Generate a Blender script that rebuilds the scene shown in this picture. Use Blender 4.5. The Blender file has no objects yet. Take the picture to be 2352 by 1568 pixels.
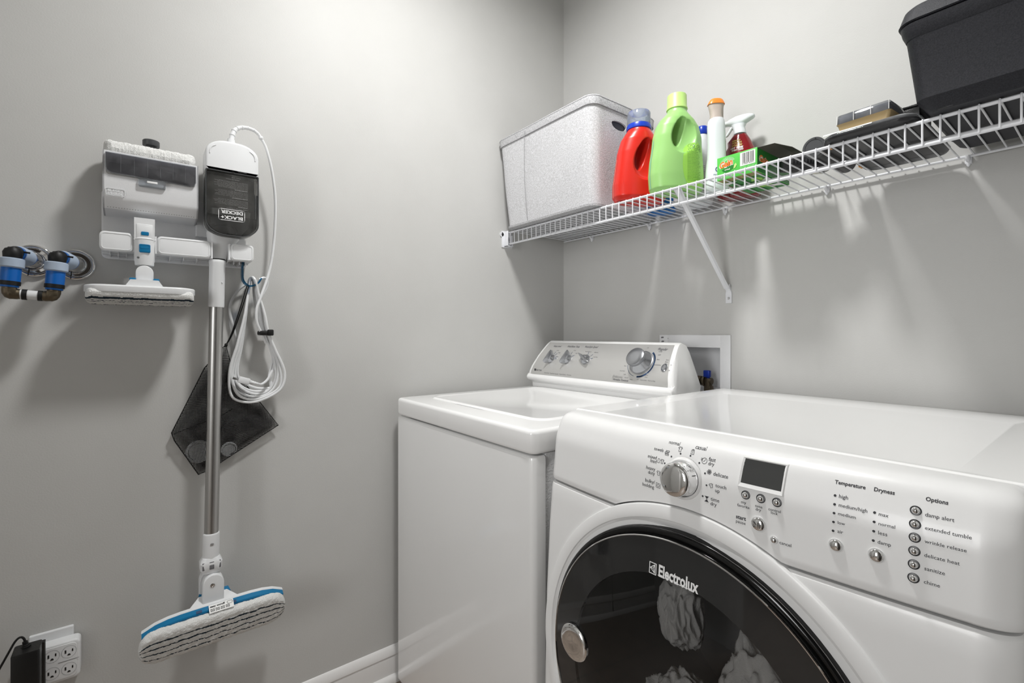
import bpy, bmesh, math, random
from mathutils import Vector, Matrix, noise
R = math.radians
random.seed(7)
S = bpy.context.scene
COL = S.collection

# ------------------------------------------------------------ camera, light, exposure
CAMP = (1.5152, -1.4698, 1.1489)
FPX = 1108.26
cd = bpy.data.cameras.new('camera')
cam = bpy.data.objects.new('camera', cd)
COL.objects.link(cam)
cd.sensor_width = 36.0
cd.lens = 36.0 * FPX / 2352
cd.shift_y = (764.86 - 784) / 2352
cd.clip_start = 0.02
YAW = 0.6637
cam.location = CAMP
cam.rotation_euler = (R(90), 0, math.atan2(math.cos(YAW), math.sin(YAW)))
S.camera = cam

S.view_settings.view_transform = 'Standard'
S.view_settings.look = 'None'
S.view_settings.exposure = 0.0
S.view_settings.gamma = 1.0
S.view_settings.use_curve_mapping = False

W = bpy.data.worlds.new('world')
S.world = W
W.use_nodes = True
W.node_tree.nodes['Background'].inputs[0].default_value = (0.9, 0.95, 1.0, 1)
W.node_tree.nodes['Background'].inputs[1].default_value = 0.3

LAMP = (0.76, -0.88, 2.66)
LAMP_POWER = 19.8
FILL_POWER = 32.0

def area(name, loc, rot, sx, sy, power, col):
    l = bpy.data.lights.new(name, 'AREA')
    l.shape = 'RECTANGLE'; l.size = sx; l.size_y = sy; l.energy = power; l.color = col
    o = bpy.data.objects.new(name, l); COL.objects.link(o)
    o.location = loc; o.rotation_euler = rot
    return o
ll = area('ceiling_lamp', (LAMP[0], LAMP[1], LAMP[2] - 0.045), (0, 0, 0), 0.21, 0.21, LAMP_POWER, (1.0, 0.995, 0.98))
ll.data.shape = 'DISK'; ll.data.spread = R(172)
area('hall_fill_light', (1.43, -3.77, 1.55), (R(90), 0, 0), 0.62, 1.25, FILL_POWER, (1.0, 1.0, 1.0))  # added fill light in the unseen hallway, no known window there

# ------------------------------------------------------------ materials
MATS = {}
def mat(name, col, rough=0.5, metal=0.0, bump=0.0, bscale=300, coat=0.0, spec=0.5, noisecol=None, nscale=200, emit=None, trans=0.0, ior=1.45, alpha=1.0, ndetail=3, det=2):
    m = bpy.data.materials.new(name); m.use_nodes = True
    nt = m.node_tree; b = nt.nodes['Principled BSDF']
    b.inputs['Base Color'].default_value = (*col, 1)
    b.inputs['Roughness'].default_value = rough
    b.inputs['Metallic'].default_value = metal
    b.inputs['Specular IOR Level'].default_value = spec
    b.inputs['Coat Weight'].default_value = coat
    b.inputs['Coat Roughness'].default_value = 0.06
    b.inputs['Transmission Weight'].default_value = trans
    b.inputs['IOR'].default_value = ior
    b.inputs['Alpha'].default_value = alpha
    tc = nt.nodes.new('ShaderNodeTexCoord')
    if bump > 0:
        n = nt.nodes.new('ShaderNodeTexNoise'); n.inputs['Scale'].default_value = bscale; n.inputs['Detail'].default_value = det
        nt.links.new(tc.outputs['Object'], n.inputs['Vector'])
        bp = nt.nodes.new('ShaderNodeBump'); bp.inputs['Strength'].default_value = bump; bp.inputs['Distance'].default_value = 0.002
        nt.links.new(n.outputs['Fac'], bp.inputs['Height']); nt.links.new(bp.outputs['Normal'], b.inputs['Normal'])
    # every surface gets at least a faint procedural variation
    n2 = nt.nodes.new('ShaderNodeTexNoise'); n2.inputs['Scale'].default_value = nscale; n2.inputs['Detail'].default_value = ndetail
    nt.links.new(tc.outputs['Object'], n2.inputs['Vector'])
    rp = nt.nodes.new('ShaderNodeValToRGB')
    c2 = noisecol if noisecol else tuple(c * 0.97 for c in col)
    if noisecol:
        rp.color_ramp.elements[0].position = 0.35; rp.color_ramp.elements[1].position = 0.65
    rp.color_ramp.elements[0].color = (*c2, 1); rp.color_ramp.elements[1].color = (*col, 1)
    nt.links.new(n2.outputs['Fac'], rp.inputs['Fac']); nt.links.new(rp.outputs['Color'], b.inputs['Base Color'])
    if emit:
        b.inputs['Emission Color'].default_value = (*emit[0], 1); b.inputs['Emission Strength'].default_value = emit[1]
    MATS[name] = m
    return m

def tinted(name, tint, gloss_rough=0.02, fac_max=0.9, ior=1.45, haze=0.0, hazecol=(0.5, 0.5, 0.5)):
    """thin clear plastic / glass sheet: coloured transparency with a fresnel sheen, plus optional diffuse haze"""
    m = bpy.data.materials.new(name); m.use_nodes = True
    nt = m.node_tree
    for n in list(nt.nodes): nt.nodes.remove(n)
    out = nt.nodes.new('ShaderNodeOutputMaterial')
    tr = nt.nodes.new('ShaderNodeBsdfTransparent'); tr.inputs[0].default_value = (*tint, 1)
    gl = nt.nodes.new('ShaderNodeBsdfGlossy'); gl.inputs['Roughness'].default_value = gloss_rough
    fr = nt.nodes.new('ShaderNodeFresnel'); fr.inputs[0].default_value = ior
    mx = nt.nodes.new('ShaderNodeMixShader')
    nt.links.new(fr.outputs[0], mx.inputs[0]); nt.links.new(tr.outputs[0], mx.inputs[1]); nt.links.new(gl.outputs[0], mx.inputs[2])
    last = mx
    if haze > 0:
        tc = nt.nodes.new('ShaderNodeTexCoord'); nz = nt.nodes.new('ShaderNodeTexNoise'); nz.inputs['Scale'].default_value = 40
        nt.links.new(tc.outputs['Object'], nz.inputs['Vector'])
        ml = nt.nodes.new('ShaderNodeMath'); ml.operation = 'MULTIPLY'; ml.inputs[1].default_value = haze * 2
        nt.links.new(nz.outputs['Fac'], ml.inputs[0])
        df = nt.nodes.new('ShaderNodeBsdfDiffuse'); df.inputs[0].default_value = (*hazecol, 1)
        m2 = nt.nodes.new('ShaderNodeMixShader'); nt.links.new(ml.outputs[0], m2.inputs[0])
        nt.links.new(mx.outputs[0], m2.inputs[1]); nt.links.new(df.outputs[0], m2.inputs[2]); last = m2
    nt.links.new(last.outputs[0], out.inputs[0])
    MATS[name] = m
    return m

WALLC = (0.575, 0.572, 0.558)
mat('wall_paint', WALLC, 0.55, bump=0.11, bscale=300, spec=0.25, nscale=6, noisecol=(0.56, 0.557, 0.543), det=3)
mat('ceiling_paint', (0.8, 0.8, 0.79), 0.8, bump=0.2, bscale=120)
mat('trim_white', (0.78, 0.77, 0.76), 0.3, spec=0.5)
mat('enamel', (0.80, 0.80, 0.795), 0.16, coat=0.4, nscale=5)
mat('enamel_top', (0.90, 0.90, 0.895), 0.13, coat=0.2, nscale=5)  # paler than the front enamel, overhead brightness put into the colour
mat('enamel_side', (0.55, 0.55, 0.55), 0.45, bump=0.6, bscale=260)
mat('plastic_white', (0.78, 0.79, 0.80), 0.33, nscale=30)
mat('plastic_white_rough', (0.82, 0.825, 0.84), 0.5, bump=0.15, bscale=900)
mat('plastic_blue', (0.006, 0.17, 0.36), 0.3)
mat('plastic_dark', (0.02, 0.02, 0.022), 0.35)
mat('plastic_grey_dark', (0.06, 0.063, 0.066), 0.4)
mat('rubber_black', (0.006, 0.006, 0.006), 0.5)
mat('gasket_black', (0.003, 0.003, 0.003), 0.12)
mat('chrome', (0.86, 0.86, 0.86), 0.04, metal=1.0)
mat('chrome_soft', (0.62, 0.62, 0.62), 0.16, metal=1.0)
mat('steel_brushed', (0.55, 0.55, 0.555), 0.3, metal=1.0)
mat('pole_metal', (0.50, 0.495, 0.485), 0.33, metal=1.0)
mat('panel_silver', (0.62, 0.615, 0.60), 0.38, metal=0.55, nscale=900)
mat('knob_silver', (0.40, 0.41, 0.43), 0.25, metal=0.85)
mat('panel_plastic', (0.80, 0.80, 0.795), 0.30, coat=0.1, nscale=5)
mat('ink', (0.03, 0.03, 0.035), 0.6)
mat('ink_grey', (0.16, 0.16, 0.17), 0.6)
mat('ink_blue', (0.03, 0.07, 0.16), 0.6)
mat('ink_white', (0.85, 0.85, 0.85), 0.35)
mat('screen_grey', (0.045, 0.046, 0.045), 0.25)
mat('brass_dark', (0.16, 0.13, 0.09), 0.4, metal=0.9)
mat('pex_blue', (0.005, 0.13, 0.50), 0.35)
mat('collar_blue', (0.42, 0.50, 0.62), 0.4)
mat('tile', (0.33, 0.27, 0.22), 0.4, noisecol=(0.25, 0.20, 0.165), nscale=14)
mat('tank_grey', (0.50, 0.50, 0.49), 0.4)
mat('reflection_dark', (0.022, 0.016, 0.013), 0.4)  # dark tone for the added door that shows up in chrome
mat('drum', (0.35, 0.35, 0.35), 0.35, metal=0.8)
mat('glass_border', (0.022, 0.022, 0.022), 0.05, coat=0.3)
mat('terry', (0.80, 0.80, 0.785), 0.95, bump=1.0, bscale=500, spec=0.1)
mat('terry_navy', (0.03, 0.045, 0.06), 0.95, bump=1.0, bscale=500, spec=0.1)
mat('towel_cloth', (0.72, 0.71, 0.69), 0.95, bump=0.6, bscale=300, spec=0.1)
mat('felt', (0.66, 0.66, 0.68), 0.95, noisecol=(0.49, 0.49, 0.50), nscale=270, ndetail=4, bump=0.4, bscale=350, spec=0.1)
mat('felt_edge', (0.55, 0.55, 0.565), 0.95, noisecol=(0.36, 0.36, 0.37), nscale=260, ndetail=4, bump=0.4, bscale=350, spec=0.1)
mat('felt_dark', (0.10, 0.105, 0.125), 0.95, spec=0.1)
mat('stitch', (0.30, 0.30, 0.31), 0.9)
mat('wire_white', (0.78, 0.79, 0.82), 0.28)
mat('bottle_green', (0.33, 0.62, 0.20), 0.33, coat=0.1)
mat('bottle_green_dark', (0.27, 0.66, 0.12), 0.35)
mat('cap_lime', (0.52, 0.78, 0.24), 0.4)
mat('label_lime', (0.34, 0.68, 0.10), 0.3)
mat('stripe_teal', (0.22, 0.55, 0.42), 0.4)
mat('ink_green', (0.03, 0.12, 0.04), 0.6)
mat('bottle_red', (0.66, 0.022, 0.012), 0.3, coat=0.15)
mat('stripe_pink', (0.85, 0.35, 0.28), 0.4)
mat('orange_label', (0.85, 0.18, 0.01), 0.4)
mat('cap_blue', (0.01, 0.05, 0.48), 0.3)
mat('bottle_blue', (0.02, 0.17, 0.50), 0.35)
mat('bottle_white', (0.80, 0.83, 0.86), 0.35)
mat('cap_orange', (0.90, 0.27, 0.04), 0.3)
mat('nozzle_smoke', (0.55, 0.47, 0.42), 0.3)
mat('red_liquid', (0.22, 0.008, 0.012), 0.15, coat=0.3)
mat('gold_ink', (0.55, 0.42, 0.10), 0.4)
mat('carton_green', (0.10, 0.56, 0.08), 0.4)
mat('carton_green_dark', (0.02, 0.22, 0.03), 0.4)
mat('carton_tan', (0.42, 0.34, 0.14), 0.45)
mat('carton_inside', (0.09, 0.085, 0.065), 0.7)
mat('logo_orange', (0.92, 0.24, 0.04), 0.4)
mat('logo_white', (0.85, 0.85, 0.83), 0.4)
mat('bin_black', (0.009, 0.0095, 0.013), 0.45, spec=0.35, bump=0.3, bscale=1500, noisecol=(0.020, 0.021, 0.027), nscale=500)
mat('tan_plastic', (0.58, 0.43, 0.22), 0.4)
mat('adapter_black', (0.008, 0.008, 0.008), 0.35, bump=0.2, bscale=600)
mat('amber', (0.75, 0.30, 0.02), 0.3)
mat('led_panel', (0.62, 0.62, 0.56), 0.3)
mat('led_yellow', (0.70, 0.66, 0.28), 0.4)
mat('lamp_diffuser', (0.9, 0.9, 0.88), 0.5, emit=((1.0, 0.995, 0.98), 1.0))
tinted('door_glass_tint', (0.60, 0.60, 0.60), 0.01, ior=1.5)
tinted('smoke_tank', (0.52, 0.52, 0.51), 0.05, haze=0.16, hazecol=(0.22, 0.22, 0.21))
tinted('smoke_window', (0.58, 0.58, 0.61), 0.06, haze=0.18, hazecol=(0.30, 0.30, 0.32))
tinted('clear_plastic', (0.86, 0.88, 0.90), 0.04, haze=0.10, hazecol=(0.85, 0.87, 0.9))
tinted('cap_clear', (0.90, 0.93, 0.97), 0.06, haze=0.17, hazecol=(0.80, 0.85, 0.92))
tinted('blue_clear', (0.06, 0.33, 0.52), 0.05, haze=0.12, hazecol=(0.02, 0.25, 0.45))

def mesh_fabric():
    m = bpy.data.materials.new('mesh_fabric'); m.use_nodes = True
    nt = m.node_tree; b = nt.nodes['Principled BSDF']
    b.inputs['Base Color'].default_value = (0.008, 0.008, 0.008, 1); b.inputs['Roughness'].default_value = 0.8
    tc = nt.nodes.new('ShaderNodeTexCoord')
    sp = nt.nodes.new('ShaderNodeSeparateXYZ'); nt.links.new(tc.outputs['Object'], sp.inputs[0])
    def math_(op, a, b_=None):
        n = nt.nodes.new('ShaderNodeMath'); n.operation = op
        for i, v in enumerate((a, b_)):
            if v is None: continue
            if isinstance(v, (int, float)): n.inputs[i].default_value = v
            else: nt.links.new(v, n.inputs[i])
        return n.outputs[0]
    f = 2 * math.pi / 0.0060
    dist = nt.nodes.new('ShaderNodeTexNoise'); dist.inputs['Scale'].default_value = 7; nt.links.new(tc.outputs['Object'], dist.inputs['Vector'])
    dd = math_('MULTIPLY', dist.outputs['Fac'], 26.0)
    y = math_('ADD', math_('MULTIPLY', sp.outputs[1], f), dd); z = math_('ADD', math_('MULTIPLY', sp.outputs[2], f * 0.8), dd)
    s = math_('MULTIPLY', math_('SINE', math_('ADD', y, z)), math_('SINE', math_('SUBTRACT', y, z)))
    hole = math_('GREATER_THAN', s, 0.0)
    tr = nt.nodes.new('ShaderNodeBsdfTransparent'); mx = nt.nodes.new('ShaderNodeMixShader')
    nt.links.new(hole, mx.inputs[0]); nt.links.new(b.outputs[0], mx.inputs[1]); nt.links.new(tr.outputs[0], mx.inputs[2])
    nt.links.new(mx.outputs[0], nt.nodes['Material Output'].inputs[0])
    MATS['mesh_fabric'] = m
mesh_fabric()

def tile_material():
    m = MATS['tile']; nt = m.node_tree; b = nt.nodes['Principled BSDF']
    tc = nt.nodes.new('ShaderNodeTexCoord'); br = nt.nodes.new('ShaderNodeTexBrick')
    br.offset = 0; br.inputs['Scale'].default_value = 1; br.inputs['Brick Width'].default_value = 0.33; br.inputs['Row Height'].default_value = 0.33
    br.inputs['Mortar Size'].default_value = 0.004
    br.inputs['Mortar'].default_value = (0.16, 0.14, 0.12, 1)
    src = b.inputs['Base Color'].links[0].from_socket
    nt.links.new(tc.outputs['Object'], br.inputs['Vector'])
    nt.links.new(src, br.inputs['Color1']); nt.links.new(src, br.inputs['Color2'])
    nt.links.new(br.outputs['Color'], b.inputs['Base Color'])
tile_material()

# ------------------------------------------------------------ mesh helpers
class MB:
    def __init__(s): s.bm = bmesh.new(); s.mi = 0
    def _f(s, vs):
        try:
            f = s.bm.faces.new(vs); f.material_index = s.mi; f.smooth = True; return f
        except ValueError: return None
    def box(s, x0, x1, y0, y1, z0, z1, bev=0.0, seg=2, M=None):
        t = bmesh.new()
        vs = [t.verts.new((x, y, z)) for x in (x0, x1) for y in (y0, y1) for z in (z0, z1)]
        for q in ((0, 1, 3, 2), (4, 6, 7, 5), (0, 4, 5, 1), (2, 3, 7, 6), (0, 2, 6, 4), (1, 5, 7, 3)):
            t.faces.new([vs[i] for i in q])
        if bev > 0: bmesh.ops.bevel(t, geom=t.edges[:], offset=bev, segments=seg, profile=0.5, affect='EDGES')
        s.add(t, M); return s
    def add(s, t, M=None):
        if M is not None: bmesh.ops.transform(t, matrix=M, verts=t.verts[:])
        mp = {v: s.bm.verts.new(v.co) for v in t.verts}
        for f in t.faces: s._f([mp[v] for v in f.verts])
        t.free()
    def ring(s, pts): return [s.bm.verts.new(p) for p in pts]
    def loft(s, rings, cap0=True, cap1=True, closed=True):
        rs = [s.ring(r) for r in rings]; n = len(rs[0])
        for a, b in zip(rs, rs[1:]):
            for i in range(n if closed else n - 1):
                j = (i + 1) % n
                s._f([a[i], a[j], b[j], b[i]])
        if cap0: s._f(rs[0][::-1])
        if cap1: s._f(rs[-1])
        return rs
    def cyl(s, p0, p1, r0, r1=None, n=32, cap=True):
        p0, p1 = Vector(p0), Vector(p1); r1 = r0 if r1 is None else r1
        ax = (p1 - p0).normalized(); u = ax.orthogonal().normalized(); v = ax.cross(u)
        def rg(c, r): return [c + (u * math.cos(2 * math.pi * i / n) + v * math.sin(2 * math.pi * i / n)) * r for i in range(n)]
        s.loft([rg(p0, r0), rg(p1, r1)], cap, cap); return s
    def lathe(s, prof, c=(0, 0, 0), ax=(0, 0, 1), n=48, cap0=True, cap1=True, sx=1.0, up=None):
        """prof: (radius, height) along ax"""
        c = Vector(c); ax = Vector(ax).normalized(); u = Vector(up) if up else ax.orthogonal().normalized(); v = ax.cross(u)
        s.loft([[c + ax * h + (u * math.cos(2 * math.pi * i / n) * sx + v * math.sin(2 * math.pi * i / n)) * r for i in range(n)] for r, h in prof], cap0, cap1)
        return s
    def tube(s, pts, r, n=10, closed=False, sub=0):
        P = [Vector(p) for p in pts]
        if sub: P = smooth_path(P, sub, closed)
        m = len(P); rad = r if isinstance(r, (list, tuple)) else [r] * m
        if len(rad) != m: rad = [rad[min(len(rad) - 1, int(i * len(rad) / m))] for i in range(m)]
        T = []
        for i in range(m):
            a = P[(i - 1) % m] if (closed or i > 0) else P[i]; b = P[(i + 1) % m] if (closed or i < m - 1) else P[i]
            T.append((b - a).normalized())
        u = T[0].orthogonal().normalized(); rings = []
        for i in range(m):
            u = (u - T[i] * u.dot(T[i])).normalized(); v = T[i].cross(u)
            rings.append([P[i] + (u * math.cos(2 * math.pi * k / n) + v * math.sin(2 * math.pi * k / n)) * rad[i] for k in range(n)])
        if closed:
            rs = [s.ring(q) for q in rings]
            # match the seam
            best = min(range(n), key=lambda sft: sum((rs[-1][k].co - rs[0][(k + sft) % n].co).length for k in range(n)))
            for i in range(m - 1):
                for k in range(n): s._f([rs[i][k], rs[i][(k + 1) % n], rs[i + 1][(k + 1) % n], rs[i + 1][k]])
            for k in range(n): s._f([rs[-1][k], rs[-1][(k + 1) % n], rs[0][(k + 1 + best) % n], rs[0][(k + best) % n]])
        else: s.loft(rings)
        return s
    def prism(s, poly, f0, f1):
        """poly 2-D list; f0,f1 map (a,b)->3-D for the two ends"""
        s.loft([[f0(a, b) for a, b in poly], [f1(a, b) for a, b in poly]]); return s
    def ell(s, c, rx, ry, rz, n=24, m=14, M=None):
        t = bmesh.new(); bmesh.ops.create_uvsphere(t, u_segments=n, v_segments=m, radius=1)
        bmesh.ops.transform(t, matrix=Matrix.Translation(c) @ Matrix.Diagonal((rx, ry, rz, 1)), verts=t.verts[:])
        s.add(t, M); return s
    def stroke(s, pts, w, mp, closed=False):
        """flat ribbon on a surface; mp(a,b)->3-D"""
        P = [Vector((a, b)) for a, b in pts]; m = len(P)
        for i in range(m if closed else m - 1):
            a, b = P[i], P[(i + 1) % m]; d = (b - a)
            if d.length < 1e-9: continue
            d.normalize(); nn = Vector((-d.y, d.x)) * w / 2; a2 = a - d * w * .35; b2 = b + d * w * .35
            s._f([s.bm.verts.new(mp(*q)) for q in (a2 - nn, b2 - nn, b2 + nn, a2 + nn)])
        return s
    def disc2(s, c, r, mp, n=20, ry=None):
        ry = ry or r
        s._f([s.bm.verts.new(mp(c[0] + r * math.cos(2 * math.pi * i / n), c[1] + ry * math.sin(2 * math.pi * i / n))) for i in range(n)]); return s
    def poly2(s, pts, mp): s._f([s.bm.verts.new(mp(a, b)) for a, b in pts]); return s
    def text(s, st, a, b, width, mp, bold=0, align='L', height=None, shear=0.0, rot=0):
        me = font_mesh(st, bold, shear)
        xs = [v.co.x for v in me.vertices]; ys = [v.co.y for v in me.vertices]
        if not xs: return s
        x0, x1 = min(xs), max(xs); k = width / (x1 - x0); ky = k if height is None else height / (max(ys) - min(ys))
        off = a - x0 * k if align == 'L' else a - (x0 + x1) / 2 * k
        vs = []
        cr, sr = math.cos(rot), math.sin(rot)
        for v in me.vertices:
            px, py = off + v.co.x * k - a, v.co.y * ky
            vs.append(s.bm.verts.new(mp(a + px * cr - py * sr, b + px * sr + py * cr)))
        for f in me.polygons: s._f([vs[i] for i in f.vertices])
        return s

_fm = {}
def font_mesh(st, bold, shear=0.0):
    key = (st, bold, shear)
    if key in _fm: return _fm[key]
    c = bpy.data.curves.new('txt', 'FONT'); c.body = st; c.size = 1; c.resolution_u = 2; c.shear = shear
    c.offset = 0.016 * bold
    o = bpy.data.objects.new('txt', c); COL.objects.link(o)
    dg = bpy.context.evaluated_depsgraph_get(); dg.update()
    me = bpy.data.meshes.new_from_object(o.evaluated_get(dg))
    bpy.data.objects.remove(o); bpy.data.curves.remove(c)
    _fm[key] = me
    return me

def smooth_path(P, sub, closed=False):
    out = []; m = len(P)
    rng = m if closed else m - 1
    for i in range(rng):
        p0 = P[(i - 1) % m] if (closed or i > 0) else P[i]; p1 = P[i]; p2 = P[(i + 1) % m]; p3 = P[(i + 2) % m] if (closed or i + 2 < m) else P[i + 1]
        for k in range(sub):
            t = k / sub
            out.append(0.5 * ((2 * p1) + (p2 - p0) * t + (2 * p0 - 5 * p1 + 4 * p2 - p3) * t * t + (-p0 + 3 * p1 - 3 * p2 + p3) * t ** 3))
    if not closed: out.append(P[-1])
    return out

ORIG = {}
def part(name, mb, mats, parent=None, sharp=32, local=False, label=None):
    """links one mesh; world-space vertices are re-based on the thing's origin"""
    me = bpy.data.meshes.new(name)
    bmesh.ops.recalc_face_normals(mb.bm, faces=mb.bm.faces[:])
    root = parent
    if root is not None and not local:
        while root.parent: root = root.parent
        M = ORIG.get(root.name)
        if M is not None: bmesh.ops.transform(mb.bm, matrix=M.inverted(), verts=mb.bm.verts[:])
    mb.bm.to_mesh(me); mb.bm.free()
    for m in (mats if isinstance(mats, (list, tuple)) else [mats]): me.materials.append(MATS[m])
    me.set_sharp_from_angle(angle=R(sharp))
    o = bpy.data.objects.new(name, me); COL.objects.link(o)
    if parent is not None: o.parent = parent
    if label: o['label'] = label
    return o
def thing(name, label, cat, loc, rotz=0.0, group=None, rot=None):
    o = bpy.data.objects.new(name, None); COL.objects.link(o); o.empty_display_size = 0.03
    o.location = loc; o.rotation_euler = rot if rot else (0, 0, rotz)
    ORIG[o.name] = Matrix.Translation(loc) @ o.rotation_euler.to_matrix().to_4x4()
    o['label'] = label; o['category'] = cat
    if group: o['group'] = group
    return o
def struct(name, mb, mats, parent=None):
    o = part(name, mb, mats, parent)
    if parent is None: o['kind'] = 'structure'
    return o
def tag(o, label, cat, group=None):
    o['label'] = label; o['category'] = cat
    if group: o['group'] = group
    return o
def baked(mb, mods):
    """evaluates modifiers on a temporary object and returns a new MB"""
    me = bpy.data.meshes.new('tmp'); bmesh.ops.recalc_face_normals(mb.bm, faces=mb.bm.faces[:]); mb.bm.to_mesh(me); mb.bm.free()
    o = bpy.data.objects.new('tmp', me); COL.objects.link(o); tmp = [o]
    for kind, kw in mods:
        md = o.modifiers.new('m', kind)
        for k, v in kw.items():
            if k == 'cutter':
                cm = bpy.data.meshes.new('cut'); bmesh.ops.recalc_face_normals(v.bm, faces=v.bm.faces[:]); v.bm.to_mesh(cm); v.bm.free()
                co = bpy.data.objects.new('cut', cm); COL.objects.link(co); tmp.append(co); md.object = co
            else: setattr(md, k, v)
    dg = bpy.context.evaluated_depsgraph_get(); dg.update()
    res = bpy.data.meshes.new_from_object(o.evaluated_get(dg))
    out = MB(); out.bm.from_mesh(res)
    for f in out.bm.faces: f.smooth = True
    for t in tmp: bpy.data.objects.remove(t)
    return out

def rrect(cx, cy, w, d, r, z, k=6):
    """rounded rectangle loop, counter-clockwise"""
    r = min(r, w / 2 - 1e-5, d / 2 - 1e-5); out = []
    for sx, sy, a0 in ((1, 1, 0), (-1, 1, 90), (-1, -1, 180), (1, -1, 270)):
        for i in range(k + 1):
            a = R(a0 + 90 * i / k); out.append((cx + sx * (w / 2 - r) + r * math.cos(a), cy + sy * (d / 2 - r) + r * math.sin(a), z))
    return out
def interp(x, xs, ys):
    if x <= xs[0]: return ys[0]
    for i in range(1, len(xs)):
        if x <= xs[i]:
            t = (x - xs[i - 1]) / (xs[i] - xs[i - 1]); return ys[i - 1] + (ys[i] - ys[i - 1]) * t
    return ys[-1]
def wallmap(x): return lambda a, b: (x, a, b)          # flat on a plane facing +x (a = y, b = z)

# ------------------------------------------------------------ room shell
RX, RY, RZ = 1.78, -2.30, 2.74
m = MB(); m.box(-0.1, 0, RY - 0.1, 0.1, 0, RZ); struct('wall_left', m, 'wall_paint')
hx0, hx1, hz0, hz1 = 0.523, 0.717, 0.915, 1.104
m = MB()
m.box(0, hx0, 0, 0.1, 0, RZ); m.box(hx1, RX, 0, 0.1, 0, RZ); m.box(hx0, hx1, 0, 0.1, 0, hz0); m.box(hx0, hx1, 0, 0.1, hz1, RZ)
struct('wall_back', m, 'wall_paint')
m = MB(); m.box(RX, RX + 0.1, RY - 0.1, 0.1, 0, RZ); struct('wall_right', m, 'wall_paint')
m = MB(); m.box(RX - .012, RX, -1.96, -1.06, .005, 2.06, .002)
for z0_, z1_ in ((.18, .95), (1.10, 1.92)):
    for y0_, y1_ in ((-1.86, -1.55), (-1.47, -1.16)): m.box(RX - .018, RX - .010, y0_, y1_, z0_, z1_, .006)
d1 = struct('reflection_door', m, 'reflection_dark')  # unseen door added as a dark shape for the chrome to reflect
m = MB(); m.lathe([(.028, 0), (.028, .006), (.012, .010), (.012, .035), (.026, .045), (.028, .060), (.015, .072), (.001, .073)], (RX - .012, -1.13, 1.0), (-1, 0, 0)); part('door_handle', m, 'chrome_soft', d1)
m = MB()
for y0_, y1_ in ((-2.02, -1.96), (-1.06, -1.0)): m.box(RX - .016, RX, y0_, y1_, 0, 2.12, .003)
m.box(RX - .016, RX, -1.96, -1.06, 2.06, 2.12, .003); struct('reflection_door_trim', m, 'trim_white')  # casing of the added dark door
m = MB()
dx0, dx1, dz = 0.62, 1.58, 2.05
m.box(0, dx0, RY - 0.1, RY, 0, RZ); m.box(dx1, RX, RY - 0.1, RY, 0, RZ); m.box(dx0, dx1, RY - 0.1, RY, dz, RZ)
struct('wall_front', m, 'wall_paint')
m = MB(); m.box(-0.1, RX + 0.1, -3.9, 0.1, -0.1, 0); struct('floor', m, 'tile')
m = MB(); m.box(-0.1, RX + 0.1, -3.9, 0.1, RZ, RZ + 0.1); struct('ceiling', m, 'ceiling_paint')
m = MB(); m.box(-0.1, RX + 0.1, -3.9, -3.8, 0, RZ); struct('wall_hallway', m, 'wall_paint')
m = MB(); wx0, wx1, wz0, wz1 = 1.10, 1.76, .90, 2.20
for a in (((wx0 - .05, wx0), (wz0 - .05, wz1 + .05)), ((wx1 - .001, wx1 + .018), (wz0 - .05, wz1 + .05)), ((wx0, wx1), (wz0 - .05, wz0)), ((wx0, wx1), (wz1, wz1 + .05)), ((wx0, wx1), (1.54, 1.56))): m.box(a[0][0], a[0][1], -3.80, -3.785, a[1][0], a[1][1], .002)
struct('fill_light_frame', m, 'trim_white')  # made-up frame around the added hallway fill light
m = MB(); m.box(-0.2, -0.1, -3.9, RY - 0.1, 0, RZ); struct('wall_hallway_left', m, 'wall_paint')
m = MB(); m.box(RX + 0.1, RX + 0.2, -3.9, RY - 0.1, 0, RZ); struct('wall_hallway_right', m, 'wall_paint')
m = MB()
for a, b in ((dx0 - 0.06, dx0), (dx1, dx1 + 0.06)): m.box(a, b, RY, RY + 0.018, 0, dz + 0.06, 0.003)
m.box(dx0, dx1, RY, RY + 0.018, dz, dz + 0.06, 0.003)
struct('trim_1', m, 'trim_white')

def base_prof(t):   # (out, z) profile of the baseboard
    return [(0, 0), (0.0125, 0), (0.0125, 0.072), (0.011, 0.078), (0.0135, 0.083), (0.0125, 0.093), (0.007, 0.102), (0.003, 0.1085), (0, 0.110)]
m = MB(); m.prism(base_prof(0), lambda a, b: (a, RY, b), lambda a, b: (a, 0, b)); struct('baseboard_left', m, 'trim_white')
m = MB(); m.prism(base_prof(0), lambda a, b: (0.013, -a, b), lambda a, b: (RX, -a, b)); struct('baseboard_back', m, 'trim_white')
m = MB(); m.prism(base_prof(0), lambda a, b: (RX - a, -1.0, b), lambda a, b: (RX - a, -0.013, b)); struct('baseboard_right', m, 'trim_white')
q = [(0.0125, 0)] + [(0.0125 + 0.017 * math.cos(R(t)), 0.021 * math.sin(R(t))) for t in (0, 15, 30, 45, 60, 75, 90)]
m = MB(); m.prism(q, lambda a, b: (a, RY, b), lambda a, b: (a, -0.02, b)); struct('trim_2', m, 'trim_white')

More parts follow.
